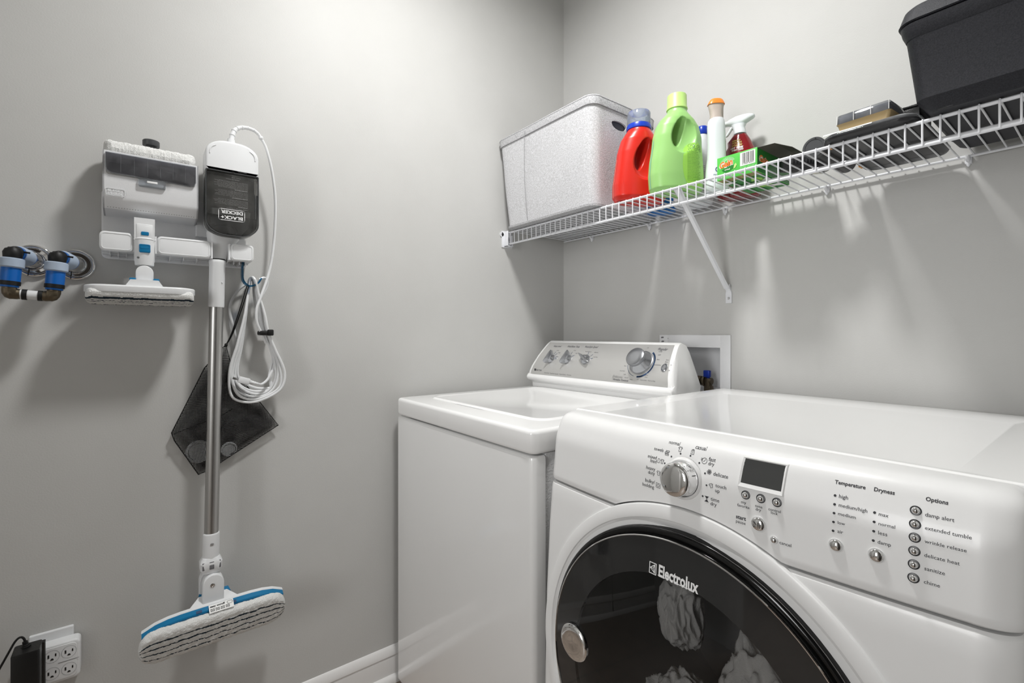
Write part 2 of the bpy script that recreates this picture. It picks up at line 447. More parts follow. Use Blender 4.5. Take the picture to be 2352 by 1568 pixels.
# ceiling light (out of frame, lights the room)
lt = thing('ceiling_light', 'round flush ceiling light with glowing white diffuser', 'ceiling light', (LAMP[0], LAMP[1], RZ))
m = MB(); m.lathe([(0.12, 0), (0.12, -0.075), (0.118, -0.08), (0.100, -0.08), (0.098, -0.075), (0.098, 0)], (LAMP[0], LAMP[1], RZ + .001), cap0=False, cap1=False); part('base_ring', m, 'trim_white', lt)
m = MB(); m.lathe([(0.098, -0.070), (0.098, -0.074), (0.001, -0.075)], (LAMP[0], LAMP[1], RZ)); dif = part('diffuser', m, 'lamp_diffuser', lt, sharp=60)
MATS['lamp_diffuser'].node_tree.nodes['Principled BSDF'].inputs['Emission Strength'].default_value = 25

# ------------------------------------------------------------ outlet box recessed in the back wall
ob = thing('washer_outlet_box', 'white recessed plumbing box in the back wall behind the silver control console', 'outlet box', (0.62, 0, 0.89))
m = MB()
fx0, fx1, fz0, fz1 = 0.491, 0.749, 0.875, 1.143
m.box(fx0, hx0 + .002, -0.006, 0, fz0, fz1, .0015); m.box(hx1 - .002, fx1, -0.006, 0, fz0, fz1, .0015)
m.box(hx0, hx1, -0.006, 0, hz1 - .002, fz1, .0015); m.box(hx0, hx1, -0.006, 0, fz0, hz0 + .002, .0015)
part('face_frame', m, 'plastic_white_rough', ob)
m = MB(); e = .002
m.box(hx0, hx0 + e, 0, .088, hz0, hz1); m.box(hx1 - e, hx1, 0, .088, hz0, hz1); m.box(hx0, hx1, 0, .088, hz0, hz0 + e); m.box(hx0, hx1, 0, .088, hz1 - e, hz1); m.box(hx0, hx1, .086, .088, hz0, hz1)
m.box(hx0, hx1, .05, .088, hz0, .965)
part('recess_liner', m, 'plastic_white_rough', ob)
m = MB()
m.cyl((.655, .03, .93), (.655, .03, 1.0), .0125); m.cyl((.628, .03, .99), (.668, .03, .99), .011); m.cyl((.618, .03, .99), (.632, .03, .99), .0165, n=6); m.cyl((.598, .025, .985), (.62, .03, .99), .008)
m.lathe([(.017, 0), (.019, .002), (.017, .006)], (.640, .03, .99), (1, 0, 0)); m.box(.645, .668, .018, .042, .955, .975, .003)
vv = part('supply_valve', m, 'brass_dark', ob)
m = MB(); m.box(.643, .664, .018, .034, 1.003, 1.026, .003); m.cyl((.655, .028, .995), (.655, .028, 1.006), .006); part('valve_handle', m, 'cap_blue', vv)
m = MB()
for sx, sz in ((.502, 1.134), (.5035, 1.12)): m.poly2([(sx - .004, sz - .003), (sx + .006, sz - .002), (sx + .007, sz + .002), (sx, sz + .003), (sx - .004, sz + .001)], lambda a, b: (a, -.0063, b))
m.disc2((.526, 1.131), .0013, lambda a, b: (a, -.0063, b)); part('paint_chip', m, 'ink_grey', ob)

# ------------------------------------------------------------ top-loading washer
WX0, WX1, WYF = 0.038, 0.724, -0.794
wa = thing('washing_machine', 'white top-loading washing machine with silver dial console, in the corner left of the dryer', 'washing machine', (0.381, -0.43, 0))
def vbox(mb, x0, x1, y0, y1, z0, z1, r, e=0.0, k=5):
    """box with rounded vertical corners and softly rounded ends"""
    cx, cy, w, d = (x0 + x1) / 2, (y0 + y1) / 2, x1 - x0, y1 - y0
    L = []
    n = 5
    for i in range(n):
        a = R(90 * i / (n - 1)); L.append(rrect(cx, cy, w - 2 * e * (1 - math.sin(a)), d - 2 * e * (1 - math.sin(a)), max(r - e * (1 - math.sin(a)), .001), z0 + e * (1 - math.cos(a)), k))
    for i in range(n):
        a = R(90 * i / (n - 1)); L.append(rrect(cx, cy, w - 2 * e * (1 - math.cos(a)), d - 2 * e * (1 - math.cos(a)), max(r - e * (1 - math.cos(a)), .001), z1 - e + e * math.sin(a), k))
    mb.loft(L)
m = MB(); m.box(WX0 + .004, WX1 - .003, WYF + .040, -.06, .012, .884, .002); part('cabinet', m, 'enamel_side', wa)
# front panel wraps round both front corners
m = MB()
def wfp(e):
    x0, x1, y0 = WX0 + e, WX1 - e, WYF + e; r = .014; o = [(x1, WYF + .037)]
    for i in range(7): a = R(0 - 90 * i / 6); o.append((x1 - r + r * math.cos(a), y0 + r + r * math.sin(a)))
    for i in range(7): a = R(270 - 90 * i / 6); o.append((x0 + r + r * math.cos(a), y0 + r + r * math.sin(a)))
    o.append((x0, WYF + .037)); return o
L = []
for z, e in ((.018, .006), (.022, .002), (.028, 0), (.872, 0), (.877, .001), (.880, .005)): L.append([(a, b, z) for a, b in wfp(e)])
m.loft(L); part('front_panel', m, 'enamel', wa)
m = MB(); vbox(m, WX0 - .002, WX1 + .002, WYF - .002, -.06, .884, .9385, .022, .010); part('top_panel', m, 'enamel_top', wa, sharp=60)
m = MB()
cx, cy, lw, ld = .378, -.475, .545, .465
m.loft([rrect(cx, cy, lw + .014, ld + .014, .045, .9386, 8), rrect(cx, cy, lw + .008, ld + .008, .043, .9405, 8), rrect(cx, cy, lw + .002, ld + .002, .04, .9425, 8), rrect(cx, cy, lw - .008, ld - .008, .036, .9428, 8), rrect(cx, cy, lw - .02, ld - .02, .03, .9412, 8)], True, True)
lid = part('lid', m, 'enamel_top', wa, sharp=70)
m = MB(); m.poly2([(.268, -.7185), (.292, -.7125), (.41, -.7125), (.436, -.7185)], lambda a, b: (a, b, .9392)); part('lid_grip', m, 'plastic_white_rough', lid)
# console: lofted along x with a tapered profile
def yc(z): return interp(z, [.975, 1.0, 1.02, 1.056, 1.09, 1.112], [-.232, -.229, -.222, -.201, -.174, -.152])
CXM = .3655
def cons(s, inset=0):   # s 0 bottom.. returns list of profile points (y,z)
    return None
prof = [(-.080, .936), (-.214, .936), (-.214, .953), (-.222, .960), (-.236, .966), (-.241, .972), (-.2415, .9775), (-.238, .9840), (yc(.989) - .0006, .9885)] + [(yc(z) - .001, z) for z in (1.0, 1.02, 1.04, 1.06, 1.08, 1.1, 1.108)] + [(-.147, 1.1155), (-.140, 1.119), (-.128, 1.119), (-.110, 1.112), (-.100, 1.09), (-.088, 1.04), (-.080, .98)]
def hw(z): return interp(z, [.936, .96, .98, 1.119], [.322, .332, .332, .298])
m = MB(); L = []
for side, ins in ((-1, 0.0),) : pass
for xs, e in ((-1, .010), (-.992, .003), (-.975, 0), (.975, 0), (.992, .003), (1, .010)):
    cyy, czz = -.155, 1.03
    row = []
    for y, z in prof:
        d = Vector((y - cyy, z - czz)); dl = d.length; k = max(0, (dl - e)) / dl
        if z < .94: k = 1 if abs(z - .936) < .001 else k
        row.append((CXM + xs * hw(z), cyy + d.x * k, czz + d.y * k))
    L.append(row)
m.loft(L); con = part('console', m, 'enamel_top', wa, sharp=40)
def cmap(off=0.0): return lambda a, b: (a, yc(b) - .0012 - off, b)
m = MB(); rows = []
for i in range(13):
    z = .9895 + (1.112 - .9895) * i / 12; h = hw(z) - (.016 if i else .018); rows.append([(CXM - h + 2 * h * j / 24, yc(z) - .0018, z) for j in range(25)])
m.loft(rows, False, False, closed=False); pan = part('control_panel', m, 'panel_silver', con)
def knob3(x, z, ang):
    m = MB(); c = Vector((x, yc(z) - .001, z)); nrm = Vector((0, -.85, .53)).normalized()
    m.lathe([(.019, 0), (.0185, .006), (.014, .012), (.012, .016), (0.006, .018)], c, nrm)
    tx = Vector((math.cos(ang), 0, 0)) + (Vector((0, .53, .85)) * math.sin(ang)); tx.normalize(); bx = nrm.cross(tx)
    M = Matrix(((tx.x, bx.x, nrm.x, c.x), (tx.y, bx.y, nrm.y, c.y), (tx.z, bx.z, nrm.z, c.z), (0, 0, 0, 1)))
    t = MB(); L = []
    for h, w_, l_ in ((.004, .010, .021), (.012, .008, .026), (.022, .005, .028), (.027, .0025, .026)):
        L.append([(l_ * math.cos(2 * math.pi * i / 24), w_ * math.sin(2 * math.pi * i / 24) * (1 if abs(math.cos(2 * math.pi * i / 24)) < .98 else .6), h) for i in range(24)])
    t.loft(L); m.add(t.bm, M)
    part('selector_knob', m, 'knob_silver', con)
knob3(.142, 1.050, R(75)); knob3(.2305, 1.052, R(75)); knob3(.322, 1.054, R(150))
nrm = Vector((0, -.84, .54)).normalized(); dc = Vector((.5615, yc(1.055) - .001, 1.055))
m = MB(); m.lathe([(.042, 0), (.042, .003), (.039, .004), (.036, .010), (.031, .016), (.027, .026), (.030, .029), (.0315, .034), (.031, .040), (.026, .0425), (.012, .0435), (0.002, .0437)], dc, nrm, n=64)
for i in range(44):
    a = 2 * math.pi * i / 44; u = Vector((1, 0, 0)); v = nrm.cross(u); r_ = u * math.cos(a) + v * math.sin(a); p = dc + nrm * .0345 + r_ * .0312; m.cyl(p - nrm * .004, p + nrm * .004, .0014, n=5)
part('timer_dial', m, 'knob_silver', con, sharp=25)
m = MB(); m.lathe([(.014, 0), (.014, .003), (.0115, .0045), (.010, .002), (.009, .004), (0.001, .005)], (.651, yc(1.044) - .001, 1.044), nrm, sx=.72, up=(1, 0, 0)); part('rinse_button', m, 'knob_silver', con)
mp = cmap(.0012)
def wt(st, x, z, w, b=0, sh=0, mt='ink_grey', lb=None): m = MB(); m.text(st, x, z, w, mp, b, shear=sh); part('lettering', m, mt, pan, label=lb)
for st, x, z, w, b in [('Water Level', 0.1191, 1.0950, 0.0418, 1), ('Wash/Rinse Temp', 0.1956, 1.0957, 0.0635, 1), ('Wash/Spin Speed', 0.2854, 1.0962, 0.0629, 1), ('Regular', 0.6000, 1.0952, 0.0351, 1), ('Wrinkle Control', 0.4703, 0.9945, 0.0626, 1)]:
    wt(st, x, z, w, b, .25)
for st, x, z, w in [('Medium', .150, 1.081, .013), ('Large', .165, 1.073, .012), ('Super', .167, 1.058, .012), ('Small', .120, 1.079, .010), ('Warm', .240, 1.083, .012), ('Cold', .257, 1.073, .010), ('Wrinkle Control', .300, 1.081, .030), ('Delicates', .346, 1.079, .018), ('Hand Wash', .352, 1.064, .020), ('Regular', .282, 1.068, .014), ('Off', .556, 1.100, .006), ('Heavy', .598, 1.099, .012), ('Normal', .606, 1.090, .014), ('Light', .610, 1.080, .010), ('Rinse', .613, 1.066, .010), ('Extended Spin', .608, 1.050, .028), ('Off', .600, 1.032, .006), ('Extra', .592, 1.018, .010), ('Rinse', .592, 1.012, .010), ('Spin', .503, 1.055, .008), ('Rinse', .500, 1.041, .010), ('Hand Wash', .490, 1.025, .020), ('Light', .510, 1.015, .009), ('Normal', .516, 1.005, .014), ('Heavy', .537, 1.001, .012), ('Off', .565, 1.003, .006), ('Extra', .646, 1.066, .010), ('Rinse', .646, 1.060, .010), ('On', .668, 1.052, .006), ('Off', .666, 1.036, .007)]:
    wt(st, x, z, w, 0, .2)
for st, x, z, w in [('Heavy Duty   SuperSize Capacity   4 Speed Select   10 Cycles', 0.1331, 0.9955, 0.1447), ('Pull to Start   Push to Stop', 0.5784, 1.002, 0.0543), ('MAYTAG', .0850, 1.0025, .0300)]: wt(st, x, z, w, 1 if st == 'MAYTAG' else 0)
m = MB(); m.box(.0735, .0815, yc(1.005) - .0032, yc(1.005) - .0022, 1.0015, 1.010)
part('emblem', m, 'ink', pan)
wt('Delicates', 0.4670, 1.0035, 0.0403, 0, .25, 'steel_brushed', 'pale grey lettering')
def arc(c, r, a0, a1, n=20): return [(c[0] + r * math.cos(R(a0 + (a1 - a0) * i / n)), c[1] + .86 * r * math.sin(R(a0 + (a1 - a0) * i / n))) for i in range(n + 1)]
for a0, a1, w in ((55, -40, .005), (-46, -88, .005), (-105, -170, .0012)): m = MB(); m.stroke(arc((.5615, 1.053), .0475, a0, a1), w, mp); part('dial_marking', m, 'ink_blue', pan)
for kx, kz, aa in ((.142, 1.050, (75, 50, 20, 5)), (.2305, 1.052, (75, 35)), (.322, 1.054, (95, 45, 15))):
    for a in aa: m = MB(); m.stroke([(kx + .021 * math.cos(R(a)), kz + .021 * math.sin(R(a)) * .9), (kx + .031 * math.cos(R(a)), kz + .031 * .9 * math.sin(R(a)))], .0013, mp); part('dial_marking', m, 'ink_blue', pan)

# ------------------------------------------------------------ front-loading dryer
DX0, DX1 = .741, 1.452
def Yd(x, z):
    ye = interp(z, [.05, .4, .6, .75, .83, .926, .976], [-.787, -.787, -.782, -.772, -.764, -.753, -.732])
    b = interp(z, [.55, .83, .976], [.012, .024, .026])
    return ye - b * max(0, 1 - ((x - 1.09) / .348) ** 2)
dr = thing('clothes_dryer', 'white front-loading clothes dryer with round dark glass door and button panel', 'clothes dryer', (1.09, -.41, 0))
def dloop(z, e, yb, rl_=.028, rr2=.042):
    x0, x1 = DX0 + e, DX1 - e; r = max(rl_ - e * .5, .004); r2 = max(rr2 - e * .5, .004); o = [(x0, yb, z)]
    yl = Yd(x0 + r, z) + e
    for i in range(10): a = R(180 + 90 * i / 9); o.append((x0 + r + r * math.cos(a), yl + r + r * math.sin(a), z))
    for i in range(1, 40): x = x0 + r + (x1 - x0 - r - r2) * i / 40; o.append((x, Yd(x, z) + e, z))
    yr = Yd(x1 - r2, z) + e
    for i in range(14): a = R(270 + 90 * i / 13); o.append((x1 - r2 + r2 * math.cos(a), yr + r2 * .7 * (1 + math.sin(a)), z))
    o.append((x1, yb, z)); return o
GX, GZ, GR, GY = 1.082, .547, .274, -.800
m = MB()
m.loft([dloop(z, e, -.04) for z, e in [(.012, .004), (.02, 0)] + [(.05 + .05 * i, 0) for i in range(16)] + [(.824, 0), (.830, .0012), (.8335, .005)]])
c = MB(); c.cyl((GX + .002, -.90, GZ - .003), (GX + .002, -.30, GZ - .003), .286, n=128)
m = baked(m, [('BOOLEAN', {'operation': 'DIFFERENCE', 'solver': 'EXACT', 'cutter': c})])
part('cabinet', m, 'panel_plastic', dr, sharp=28)
m = MB()
zz = [(.8370, .005), (.8395, .0015), (.843, 0)] + [(.85 + .01 * i, 0) for i in range(11)] + [(.957, .0003), (.962, .001), (.967, .0028), (.971, .0055), (.9745, .0095), (.9768, .0145), (.978, .021)]
m.loft([dloop(z, e, -.686) for z, e in zz])
# cut the arc where the door surround rises into the panel
c = MB(); c.cyl((1.084, -.95, .543), (1.084, -.60, .543), .329, n=160)
m = baked(m, [('BOOLEAN', {'operation': 'DIFFERENCE', 'solver': 'EXACT', 'cutter': c})])
cp = part('control_panel', m, 'panel_plastic', dr, sharp=28)
m = MB(); x0, x1, y0, y1 = DX0 + .001, DX1 - .001, -.684, -.038
def rl(i, z, r=.004): return rrect((x0 + x1) / 2, (y0 + y1) / 2, x1 - x0 - 2 * i, y1 - y0 - 2 * i, max(r - i * .3, .002), z, 3)
def tray(a, z): return rrect((.785 + 1.398) / 2, (-.672 - .125) / 2, 1.398 - .785 - 2 * a, .547 - 2 * a, .004, z, 3)
m.loft([rl(0, .84), rl(0, .974), rl(.001, .9775), rl(.004, .9795), tray(0, .9795), tray(.016, .9755)])
part('top_panel', m, 'enamel_top', dr, sharp=20)
# door surround follows the bulging front
def ringmesh(spec, cx, cz, n=128, conform=True):
    L = []
    for r, h in spec:
        row = []
        for i in range(n):
            a = 2 * math.pi * i / n; x, z = cx + r * math.cos(a), cz + r * math.sin(a)
            row.append((x, (Yd(x, z) if conform else GY) - h, z))
        L.append(row)
    return L
m = MB(); m.loft(ringmesh([(.3265, -.012), (.3265, .000), (.3255, .0035), (.3235, .0042), (.309, .0050), (.305, .0044), (.3035, .002), (.293, -.003), (.288, -.010), (.288, -.03)], 1.084, .543), False, False)
ds = part('door_surround', m, 'panel_plastic', dr, sharp=35)
door = MB(); door.lathe([(.2875, -.02), (.2870, .002), (.2845, .0065), (.279, .008), (.2765, .0075), (.2755, .012)][::1], (GX, GY + .010, GZ), (0, -1, 0), n=128, cap0=False, cap1=False)
dg_ = part('door_frame', door, 'gasket_black', dr, sharp=50, label='black rubber and plastic door rim')
m = MB(); m.lathe([(.2757, .003), (.2757, .0055), (.2748, .0064), (.2736, .0064), (.2730, .0045)], (GX, GY, GZ), (0, -1, 0), n=128, cap0=False, cap1=False); part('trim_ring', m, 'chrome', dg_)
def gl(r): return .004 + .016 * (1 - (r / .274) ** 2)
m = MB(); m.lathe([(r, gl(r)) for r in (.2735, .26, .245, .23, .2175)] + [(.2165, gl(.217) - .006)], (GX, GY, GZ), (0, -1, 0), n=128, cap0=False, cap1=False)
dd = part('glass_border', m, 'glass_border', dg_, sharp=60)
m = MB(); m.lathe([(r, gl(r)) for r in (.2175, .18, .13, .08, .03, .004)], (GX, GY, GZ), (0, -1, 0), n=96, cap0=False, cap1=True)
part('glass_pane', m, 'door_glass_tint', dg_, sharp=60)
m = MB(); c0 = (.867, GY - gl(.2165) - .0005, .563)
m.lathe([(.0335, 0), (.0335, .004), (.031, .007), (.027, .0085), (.012, .007), (.001, .006)], c0, (0, -1, 0), n=64, sx=1.0); part('door_handle', m, 'chrome', dg_, label='round chrome finger grip')
m = MB(); m.lathe([(.255, -.02), (.255, -.40), (.002, -.40)], (GX, GY, GZ), (0, -1, 0), n=96, cap0=False, cap1=True)
m.lathe([(.286, -.005), (.286, -.02), (.255, -.022)], (GX, GY, GZ), (0, -1, 0), n=96, cap0=False, cap1=False)
part('drum', m, 'drum', dr)
# raised maker lettering on the glass
def gmap(a, b):
    r = math.hypot(a - GX, b - GZ); return (a, GY - gl(r) - .0006, b)
m = MB()
bx, bz, bs = 1.0345, .7605, .0125
m.stroke([(bx, bz), (bx + bs, bz), (bx + bs, bz + bs * 1.35), (bx, bz + bs * 1.35)], .0013, gmap, True)
m.stroke([(bx + bs * .12, bz + bs * .68), (bx + bs * .8, bz + bs * 1.2), (bx + bs * .8, bz + bs * .15), (bx + bs * .12, bz + bs * .68)], .0011, gmap); m.stroke([(bx + bs * .12, bz + bs * .68), (bx + bs * .55, bz + bs * .68), (bx + bs * .8, bz + bs * 1.2)], .001, gmap); m.stroke([(bx + bs * .55, bz + bs * .68), (bx + bs * .8, bz + bs * .15)], .001, gmap)
m.text('Electrolux', 1.0520, .7615, .0690, gmap, 2, height=.0190)
for sx_, w_ in ((1.0520, .0055), (1.0605, .0035), (1.0878, .004), (1.0965, .005), (1.1025, .0035)): m.stroke([(sx_ - .0008, .7622), (sx_ + w_, .7622)], .0012, gmap)
part('lettering', m, 'ink_white', dd)
# panel lettering
def pe(z): return interp(z, [p[0] for p in zz], [p[1] for p in zz]) if z > .9 else 0.0
def dmap(off=.0004): return lambda a, b: (a, Yd(a, b) + pe(b) - off, b)
TXT = [('normal', 1.0378, 0.9633, 0.0206, 0), ('towels', 1.0131, 0.9489, 0.0189, 0), ('mixed', 1.0042, 0.9351, 0.0179, 0), ('load', 1.0112, 0.9293, 0.0124, 0), ('heavy', 1.0047, 0.9165, 0.0184, 0), ('duty', 1.0090, 0.9094, 0.0138, 0), ('bulky/', 1.0042, 0.8951, 0.0197, 0), ('bedding', 0.9988, 0.8870, 0.0241, 0), ('casual', 1.0864, 0.9639, 0.0188, 0), ('fast', 1.1131, 0.9511, 0.0112, 0), ('dry', 1.1138, 0.9452, 0.0097, 0), ('delicate', 1.1248, 0.9325, 0.0230, 0), ('touch', 1.1304, 0.9169, 0.0169, 0), ('up', 1.1305, 0.9095, 0.0070, 0), ('time', 1.1241, 0.8955, 0.0136, 0), ('dry', 1.1240, 0.8886, 0.0100, 0), ('my', 1.1700, 0.9034, 0.0070, 0), ('favorite', 1.1647, 0.8980, 0.0173, 0), ('time', 1.1895, 0.9035, 0.0098, 0), ('dry', 1.1905, 0.8990, 0.0073, 0), ('control', 1.2073, 0.9038, 0.0159, 0), ('lock', 1.2108, 0.9000, 0.0087, 0), ('start', 1.1636, 0.8807, 0.0143, 1), ('pause', 1.1639, 0.8747, 0.0137, 0), ('cancel', 1.2232, 0.8636, 0.0146, 0), ('Temperature', 1.2814, 0.9553, 0.0324, 1), ('Dryness', 1.3223, 0.9554, 0.0200, 1), ('Options', 1.3703, 0.9555, 0.0194, 1), ('high', 1.2880, 0.9398, 0.0096, 0), ('medium/high', 1.2890, 0.9299, 0.0295, 0), ('medium', 1.2892, 0.9196, 0.0184, 0), ('low', 1.2891, 0.9088, 0.0077, 0), ('air', 1.2891, 0.8980, 0.0061, 0), ('max', 1.3297, 0.9297, 0.0093, 0), ('normal', 1.3302, 0.9189, 0.0156, 0), ('less', 1.3302, 0.9082, 0.0086, 0), ('damp', 1.3298, 0.8974, 0.0128, 0), ('damp alert', 1.3713, 0.9394, 0.0245, 0), ('extended tumble', 1.3722, 0.9258, 0.0383, 0), ('wrinkle release', 1.3723, 0.9111, 0.0345, 0), ('delicate heat', 1.3723, 0.8959, 0.0293, 0), ('sanitize', 1.3727, 0.8814, 0.0173, 0), ('chime', 1.3726, 0.8668, 0.0136, 0)]
m = MB(); mp = dmap()
for st, x, z, w, b in TXT: m = MB(); m.text(st, x, z, w, mp, 1.3 * b + .25); part('lettering', m, 'ink', cp)
for x, z in [(1.0642, 0.9522), (1.049, 0.945), (1.0821, 0.9524), (1.0992, 0.9451), (1.1118, 0.9325), (1.1163, 0.9159), (1.1111, 0.8983), (1.0395, 0.9327)]: m = MB(); m.disc2((x, z), .0014, mp); part('indicator_dot', m, 'ink', cp)
for x, z in [(1.2837, 0.9415), (1.2845, 0.9313), (1.2848, 0.9208), (1.2846, 0.9098), (1.2845, 0.8989), (1.3256, 0.9319), (1.3259, 0.9214), (1.3258, 0.9105), (1.3257, 0.8995)]: m = MB(); m.disc2((x, z), .0015, mp); part('indicator_dot', m, 'ink', cp)
iw = .0006
def icon(*strokes):
    m = MB()
    for cx, cz, sc, pts, cl in strokes: m.stroke([(cx + sc * a, cz + sc * b) for a, b in pts], iw, mp, cl)
    return m
def circ(n): return [(math.cos(2 * math.pi * k / n), math.sin(2 * math.pi * k / n)) for k in range(n)]
shirt = [(-.5, 1), (-.2, .9), (0, .75), (.2, .9), (.5, 1), (1, .5), (.75, .25), (.5, .45), (.5, -1), (-.5, -1), (-.5, .45), (-.75, .25), (-1, .5)]
hg = MB(); hg.poly2([(1.1148, .8995), (1.1178, .8957), (1.1208, .8995)], mp); hg.poly2([(1.1148, .8918), (1.1208, .8918), (1.1178, .8957)], mp)
for sg in (-1, 1): hg.stroke([(1.1144, .8957 + .0039 * sg), (1.1212, .8957 + .0039 * sg)], iw, mp)
for mb_ in (icon((1.0618, .9587, .0036, shirt, True)),
    icon(*[(1.0399, .9462 + .0026 * i, .0036, [(-.9 + dx, -.25), (.9 + dx, -.25), (.9 + dx, .3), (-.9 + dx, .3)], True) for i, dx in enumerate((0, -.3, .1))]),
    icon((1.0280, .9344, .0034, [(-.7, -.9), (.4, -.9), (.4, .3), (0, .9), (-.7, .9)], True), (1.0340, .9344, .0032, shirt, True)),
    icon((1.0300, .9147, .0036, shirt, True)),
    icon((1.0307, .8945, .0040, [(-1, -.8), (1, -1), (1, .8), (-1, 1)], True), (1.0307, .8945, .0030, [(-.9, 0), (0, -.9), (.9, 0), (0, .9)], True)),
    icon((1.0843, .9587, .0036, [(-.7, -1), (.7, -1), (.7, .6), (.2, 1), (-.2, 1), (-.7, .6)], True), (1.0843, .9587, .0036, [(-.3, .9), (0, .3), (.3, .9)], False), (1.0843, .9587, .0036, [(0, .3), (0, -.6)], False)),
    icon((1.1068, .9497, .0042, circ(16), True), (1.1068, .9497, .0042, [(-.5, -.2), (0, -.1), (.35, .6)], False), *[(1.1022, .9500 + .0013 * k, .0012, [(-1, 0), (1, 0)], False) for k in range(3)]),
    icon((1.118, .9359, .0008, circ(6), True), *[(1.118 + .0024 * math.cos(R(a)), .9359 + .0024 * math.sin(R(a)), .0011, circ(6), True) for a in range(0, 360, 60)]),
    icon((1.1237, .9171, .0036, [(a * .8 - b * .3, b * .8 + a * .3) for a, b in shirt], True)), hg):
    part('cycle_icon', mb_, 'ink', cp)
# display
def patch(m, q, mp, n=6):
    rows = []
    for j in range(n + 1):
        t = j / n; rows.append([mp(*(Vector(q[0]).lerp(Vector(q[1]), i / n).lerp(Vector(q[3]).lerp(Vector(q[2]), i / n), t))) for i in range(n + 1)])
    m.loft(rows, False, False, closed=False)
def quad_ring(m, qo, qi, mo, mi_, n=8):
    for k in range(4):
        a0, a1, b0, b1 = Vector(qo[k]), Vector(qo[(k + 1) % 4]), Vector(qi[k]), Vector(qi[(k + 1) % 4])
        m.loft([[mo(*a0.lerp(a1, i / n)) for i in range(n + 1)], [mi_(*b0.lerp(b1, i / n)) for i in range(n + 1)]], False, False, closed=False)
qo = [(1.1632, .9672), (1.2256, .9672), (1.2256, .9262), (1.1632, .9262)]; q1 = [(1.1645, .9662), (1.2243, .9662), (1.2243, .9272), (1.1645, .9272)]; qi = [(1.1672, .9645), (1.2216, .9645), (1.2216, .9322), (1.1672, .9322)]
m = MB(); quad_ring(m, qo, q1, dmap(.0), dmap(.0022)); quad_ring(m, q1, qi, dmap(.0022), dmap(.0006)); dp = part('display_bezel', m, 'enamel', cp)
m = MB(); patch(m, [(1.1670, .9646), (1.2218, .9646), (1.2218, .9320), (1.1670, .9320)], dmap(.0007)); part('display_screen', m, 'screen_grey', dp)
def dnrm(x, z):
    h = .002; gx = (Yd(x + h, z) - Yd(x - h, z)) / (2 * h); gz = (Yd(x, z + h) - Yd(x, z - h)) / (2 * h)
    return Vector((gx, -1, gz)).normalized()
def button(x, z, r, style, hole=False):
    n_ = dnrm(x, z); c_ = Vector((x, Yd(x, z), z))
    if style == 'dark':
        m = MB(); m.lathe([(r * 1.38, -.001), (r * 1.36, .0008), (r * 1.1, .0010), (r * 1.02, -.001)], c_, n_, n=32, cap0=False, cap1=False); par = part('button_collar', m, 'plastic_dark', cp)
    else:
        m = MB(); m.lathe([(r * 1.16, -.001), (r * 1.13, .0010), (r * 1.03, .0010), (r * 1.0, -.001)], c_, n_, n=32, cap0=False, cap1=False); par = part('button_collar', m, 'enamel', cp)
    m = MB(); m.lathe([(r, -.001), (r * .99, .0018), (r * .93, .0030), (r * .7, .0042), (r * .35, .0050), (r * .03, .0052)], c_, n_, n=32); part('button', m, 'chrome', par, sharp=60)
    return par
for x, z in [(1.1758, 0.9164), (1.1967, 0.9167), (1.2178, 0.9169)]: button(x, z, .0045, 'dark')
sb = button(1.1950, .8810, .0096, 'light'); button(1.2165, .8664, .0047, 'light'); button(1.2880, .8821, .0074, 'light'); button(1.3291, .8831, .0078, 'light')
for x, z in [(1.3628, 0.943), (1.3633, 0.9288), (1.3636, 0.9142), (1.3636, 0.8993), (1.3635, 0.8844), (1.3635, 0.8694)]: button(x, z, .0040, 'dark')
m = MB(); bm_ = lambda a, b: (a, Yd(1.195, .881) - .0052, b)
m.stroke([(1.1905, .8845), (1.1945, .881), (1.1905, .8775)], .0009, bm_); m.stroke([(1.1968, .8848), (1.1968, .8772)], .0010, bm_); m.stroke([(1.1990, .8848), (1.1990, .8772)], .0010, bm_); part('play_symbol', m, 'ink', sb)
n_ = dnrm(1.0755, .9165); c_ = Vector((1.0755, Yd(1.0755, .9165), .9165))
m = MB(); m.lathe([(.0335, -.002), (.0325, .001), (.0295, .003), (.0285, .002)], c_, n_, n=64, cap0=False, cap1=False); kb = part('knob_collar', m, 'enamel', cp, sharp=60)
m = MB(); m.lathe([(.0278, .001), (.0276, .003), (.0262, .006), (.0255, .020), (.0262, .0225), (.0258, .0245), (.0245, .0262), (.018, .0280), (.008, .0290), (.001, .0292)], c_, n_, n=64); kn = part('cycle_knob', m, 'chrome', kb, sharp=50)
m = MB(); u = Vector((1, 0, 0)); u = (u - n_ * u.dot(n_)).normalized(); v = n_.cross(u); v = -v if v.z < 0 else v
for s_ in (-1, 1):
    p0 = c_ + n_ * .0282 + u * -.003 + v * .0052 * s_; p1 = c_ + n_ * .0266 + u * .020 + v * .0058 * s_; m.cyl(p0, p1, .0006, n=6)
part('pointer_groove', m, 'plastic_grey_dark', kn)

# laundry behind the glass
def cloth_lump(name, label, c, rx, ry, rz, seed, matn='towel_cloth'):
    m = MB(); bmesh.ops.create_icosphere(m.bm, subdivisions=6, radius=1)
    for v in m.bm.verts:
        p = v.co.copy(); q = Vector((p.x * 1.6 + seed, p.y * 1.2, p.z * .9 + p.x * 1.1))
        n1 = noise.noise(q * 1.1); n2 = 1 - abs(noise.noise(q * 2.3 + Vector((7, 3, seed)))) * 2; n3 = noise.noise(q * 6)
        k = 1 + .20 * n1 + .20 * (n2 - .6) + .03 * n3
        v.co = Vector((p.x * rx * k, p.y * ry * k, p.z * rz * k)) + Vector(c)
    for f in m.bm.faces: f.smooth = True
    o = thing(name, label, 'towel', c); part('folded_cloth', m, matn, o, sharp=180)
cloth_lump('towel', 'crumpled pale towel behind the right half of the dryer glass', (1.180, -.685, .520), .085, .060, .150, 1.3)
